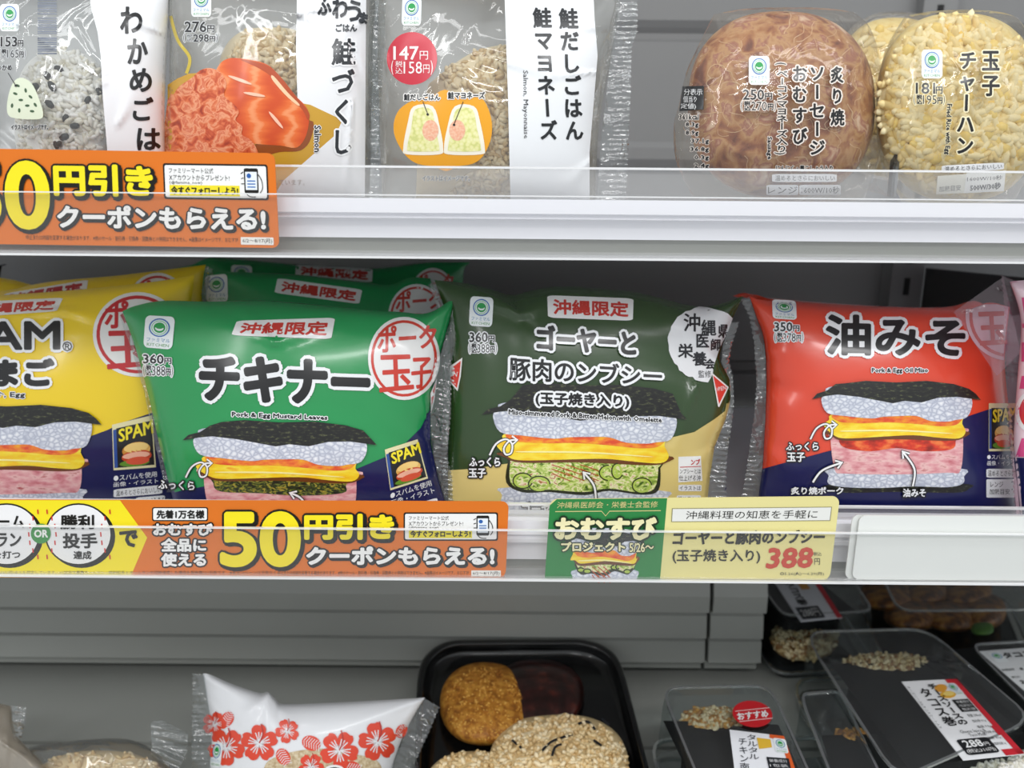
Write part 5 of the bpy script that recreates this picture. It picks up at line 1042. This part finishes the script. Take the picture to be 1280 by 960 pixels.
for i in range(6): k.text('nutrition_lettering', ('熱量 298kcal', '蛋白質 8.1g', '脂質 7.9g', '炭水化物 49g', '糖質 47g', '食塩相当量 2g')[i], sq(lb, .64, .45+i*.075, .86, .49+i*.075), INK, 3)
k.rtext('fine_lettering', 'チーズソース&タコスミート入り', sq(lb, .02, .06, .07, .6), '5a5a5a', 3); k.build()
# -- tartare chicken roll
rq = [(849, 911), (961, 914), (1000, 1010), (900, 1012)]; lq = rcq([(826, 860), (962, 857), (1022, 990), (884, 1000)], .16)
P = quad3(ZD, [(930, 1010)])[0]; t = thing('sushi_roll_tray', 'clear tray with seaweed roll carrying a round red recommendation sticker', 'food tray', tuple(P), 'seaweed roll trays')
slab('seaweed_roll', [(849, 911), (900, 912), (952, 1012), (900, 1012)], ZR, ZD+.004, NORIM, t); slab('seaweed_roll', [(902, 912), (962, 915), (1004, 1010), (954, 1012)], ZR, ZD+.004, NORIM, t)
lump(t, 893, 899, 42, 16, ZR-.005, .009, 280, CAS[:2]+RICEW[:2], [.2, .2, .35, .25])
base(t, lq, ZD+.004, .004, CLB); lid(t, lq, ZL, ZD+.008)
lb = [(912, 912), (980, 920), (1004, 990), (921, 985)]; plate('label', LP, A(lb), .0004, PAP('f0f1f6'), t); k = Ink(LP, t, .0003, .00012, 40)
k.poly('orange_border', [(962, 917.8), (980, 920), (1004, 990), (996, 990), (976, 926), (962, 922)], 'e0612a', 1)
k.vtext('label_lettering', 'タルタル', [(932, 917), (946, 918), (950, 950), (936, 949)], '30343c', 3, .2); k.vtext('label_lettering', 'チキン南蛮巻', [(922, 921), (934, 922), (940, 985), (926, 984)], '30343c', 3, .2)
k.poly('food_drawing', [(946, 922), (963, 924), (965, 934), (949, 936)], 'e6b93c', 2); logo(k, [(966, 922), (982, 924), (986, 942), (970, 940)], 3); k.poly('nutrition_panel', [(958, 946), (986, 948), (992, 975), (964, 973)], '22252a', 2)
for i in range(4): k.text('nutrition_panel', ('栄養成分', '1包装', '熱量 300', '蛋白質 9')[i], [(961+i, 948.5+i*6), (983+i, 949.5+i*6), (985+i, 953.5+i*6), (962+i, 952.5+i*6)], 'e4e4e6', 4)
k.poly('red_sticker', ell(940.5, 892.5, 25, 16.5, 36, rot=8), 'cf2129', 5); k.line('red_sticker', [(919, 889), (962, 884.5)], .8, 'f3d8d8', 6); k.line('red_sticker', [(924, 902), (966, 897.5)], .8, 'f3d8d8', 6)
k.text('red_sticker', 'おすすめ', [(921, 891.5), (959, 887.5), (961, 896), (923, 900)], 'f4f2f2', 7, .4); k.build()
# -- roll between the two
lq = rcq([(1000, 868), (1050, 864), (1108, 985), (1050, 1000)], .16)
P = quad3(ZD, [(1070, 1010)])[0]; t = thing('sushi_roll_tray', 'clear tray seen between the two labelled roll trays, its roll cut by bottom edge', 'food tray', tuple(P), 'seaweed roll trays')
slab('seaweed_roll', [(1045, 929), (1086, 928), (1120, 1000), (1068, 1005)], ZR-.004, ZD+.004, NORIM, t); lump(t, 1063, 920, 19, 9, ZR-.009, .006, 70, CAS, [.5, .2, .3]); base(t, lq, ZD+.004, .003, CLB); lid(t, lq, ZL-.004, ZD+.008)
# -- right edge roll
lq = rcq([(1212, 806), (1310, 800), (1410, 900), (1330, 925)], .14)
P = quad3(ZD, [(1300, 900)])[0]; t = thing('sushi_roll_tray', 'clear tray with black roll and white label, cut by the right frame edge', 'food tray', tuple(P), 'seaweed roll trays')
slab('seaweed_roll', [(1200, 819), (1300, 811), (1400, 880), (1300, 912)], ZR, ZD+.004, NORIM, t); base(t, lq, ZD+.004, .003, CLB); lid(t, lq, ZL, ZD+.008)
lb = [(1224, 814), (1330, 806), (1400, 860), (1286, 868)]; plate('label', LP, A(lb), .0004, PAP('dfe1e2'), t); k = Ink(LP, t, .0003, .00012, 40)
logo(k, [(1234, 816), (1250, 815), (1262, 827), (1246, 828)], 2, words=False); k.text('label_lettering', 'タコス巻', [(1251, 816), (1300, 812), (1306, 818), (1257, 823)], INK, 3, .3); k.text('label_lettering', '消費期限', [(1251, 836), (1267, 835), (1269, 838), (1253, 839)], INK, 3); k.text('label_lettering', '8.4', [(1274, 834), (1284, 833), (1286, 837), (1276, 838)], INK, 3)
k.text('label_lettering', '税込', [(1264, 845), (1275, 844), (1276, 847), (1265, 848)], INK, 3); k.text('label_lettering', '288円', [(1274, 850), (1300, 847), (1302, 852), (1278, 855)], INK, 3, .3); k.build()
# -- back trays, behind the duct edge
ZB = ZD+.047
rq = [(938, 722), (985, 716), (1062, 770), (992, 786)]; 
P = quad3(ZD, [(1010, 812)])[0]; t = thing('sushi_roll_tray', 'dim clear roll tray at the back, label under the shelf edge, brown filling end showing', 'food tray', tuple(P), 'seaweed roll trays')
slab('seaweed_roll', [(938, 722), (1000, 716), (1056, 762), (988, 768)], ZB-.004, ZD+.012, NORIM, t); lump(t, 1006, 796, 42, 30, ZD+.022, .014, 420, RICEW, [.42, .33, .25], (.0028, .0058), tex('browned_filling', 'noise', 120, [(.4, '6b4218'), (.55, 'b99a66'), (.7, 'd8cba0')], .5, 0, 'Object'))
lqb = rcq([(925, 700), (1046, 696), (1092, 764), (980, 770)], .14); base(t, lqb, ZD+.004, .002, CLB); lid(t, lqb, ZB, ZD+.008)
lb = [(960, 716), (1014, 712), (1053, 772), (1001, 777)]; LB = flatp(ZB+.0004); plate('label', LB, A(lb), .0004, PAP('c9cbd0'), t); k = Ink(LB, t, .0003, .00012, 60)
k.poly('red_border', sq(lb, .88, 0, 1, 1), 'b8232f', 1); k.poly('nutrition_panel', sq(lb, .08, .72, .62, .96), '22252a', 2); k.text('label_lettering', '288円', sq(lb, .14, .76, .56, .92), 'd8d8d8', 4); k.vtext('label_lettering', 'タコス巻', sq(lb, .2, .2, .45, .68), INK, 3, .3); k.poly('food_drawing', sq(lb, .5, .25, .7, .38), 'c89040', 2); k.build()
lqc = rcq([(1086, 690), (1262, 690), (1296, 762), (1124, 764)], .14)
P = quad3(ZD, [(1190, 805)])[0]; t = thing('food_tray', 'dim clear tray of brown fried pieces at the back right, under the shelf edge', 'food tray', tuple(P))
base(t, lqc, ZD+.004, .002, BLK); lid(t, lqc, ZB, ZD+.008)
FR1 = tex('fried_piece', 'noise', 150, [(.35, '4a2812'), (.52, '8a5424'), (.66, 'b8803a')], .45, .2, 'Object', 5, .7)
for i, (cx, cy, rx, ry) in enumerate(((1110, 744, 36, 20), (1160, 738, 30, 18), (1208, 738, 32, 20), (1142, 768, 38, 20), (1190, 770, 36, 20), (1232, 764, 26, 22))):
    S = oval(cx, cy, rx, ry, flatp(ZD+.018), .022, .5, sq=.9); P = S.plane.at((cx, cy))[0]; q = thing('fried_chicken_piece', ('fried piece at the back left of the dim right-hand tray', 'fried piece at the back middle of the dim right-hand tray', 'fried piece at the back right of the dim right-hand tray', 'fried piece at the front left of the dim right-hand tray', 'fried piece at the front middle of the dim right-hand tray', 'fried piece at the front right of the dim right-hand tray')[i], 'fried chicken', tuple(P), 'fried pieces in the back right tray'); S.mesh('coating', FR1, q, 20, 16)
S = oval(1228, 786, 14, 8, flatp(ZD+.03), .006, .5); P = S.plane.at((1228, 786))[0]; q = thing('lettuce_leaf', 'small green leaf beside the fried pieces in the dim back tray', 'garnish', tuple(P)); S.mesh('leaf', M('4d7a26', .5, .1), q, 14, 12)
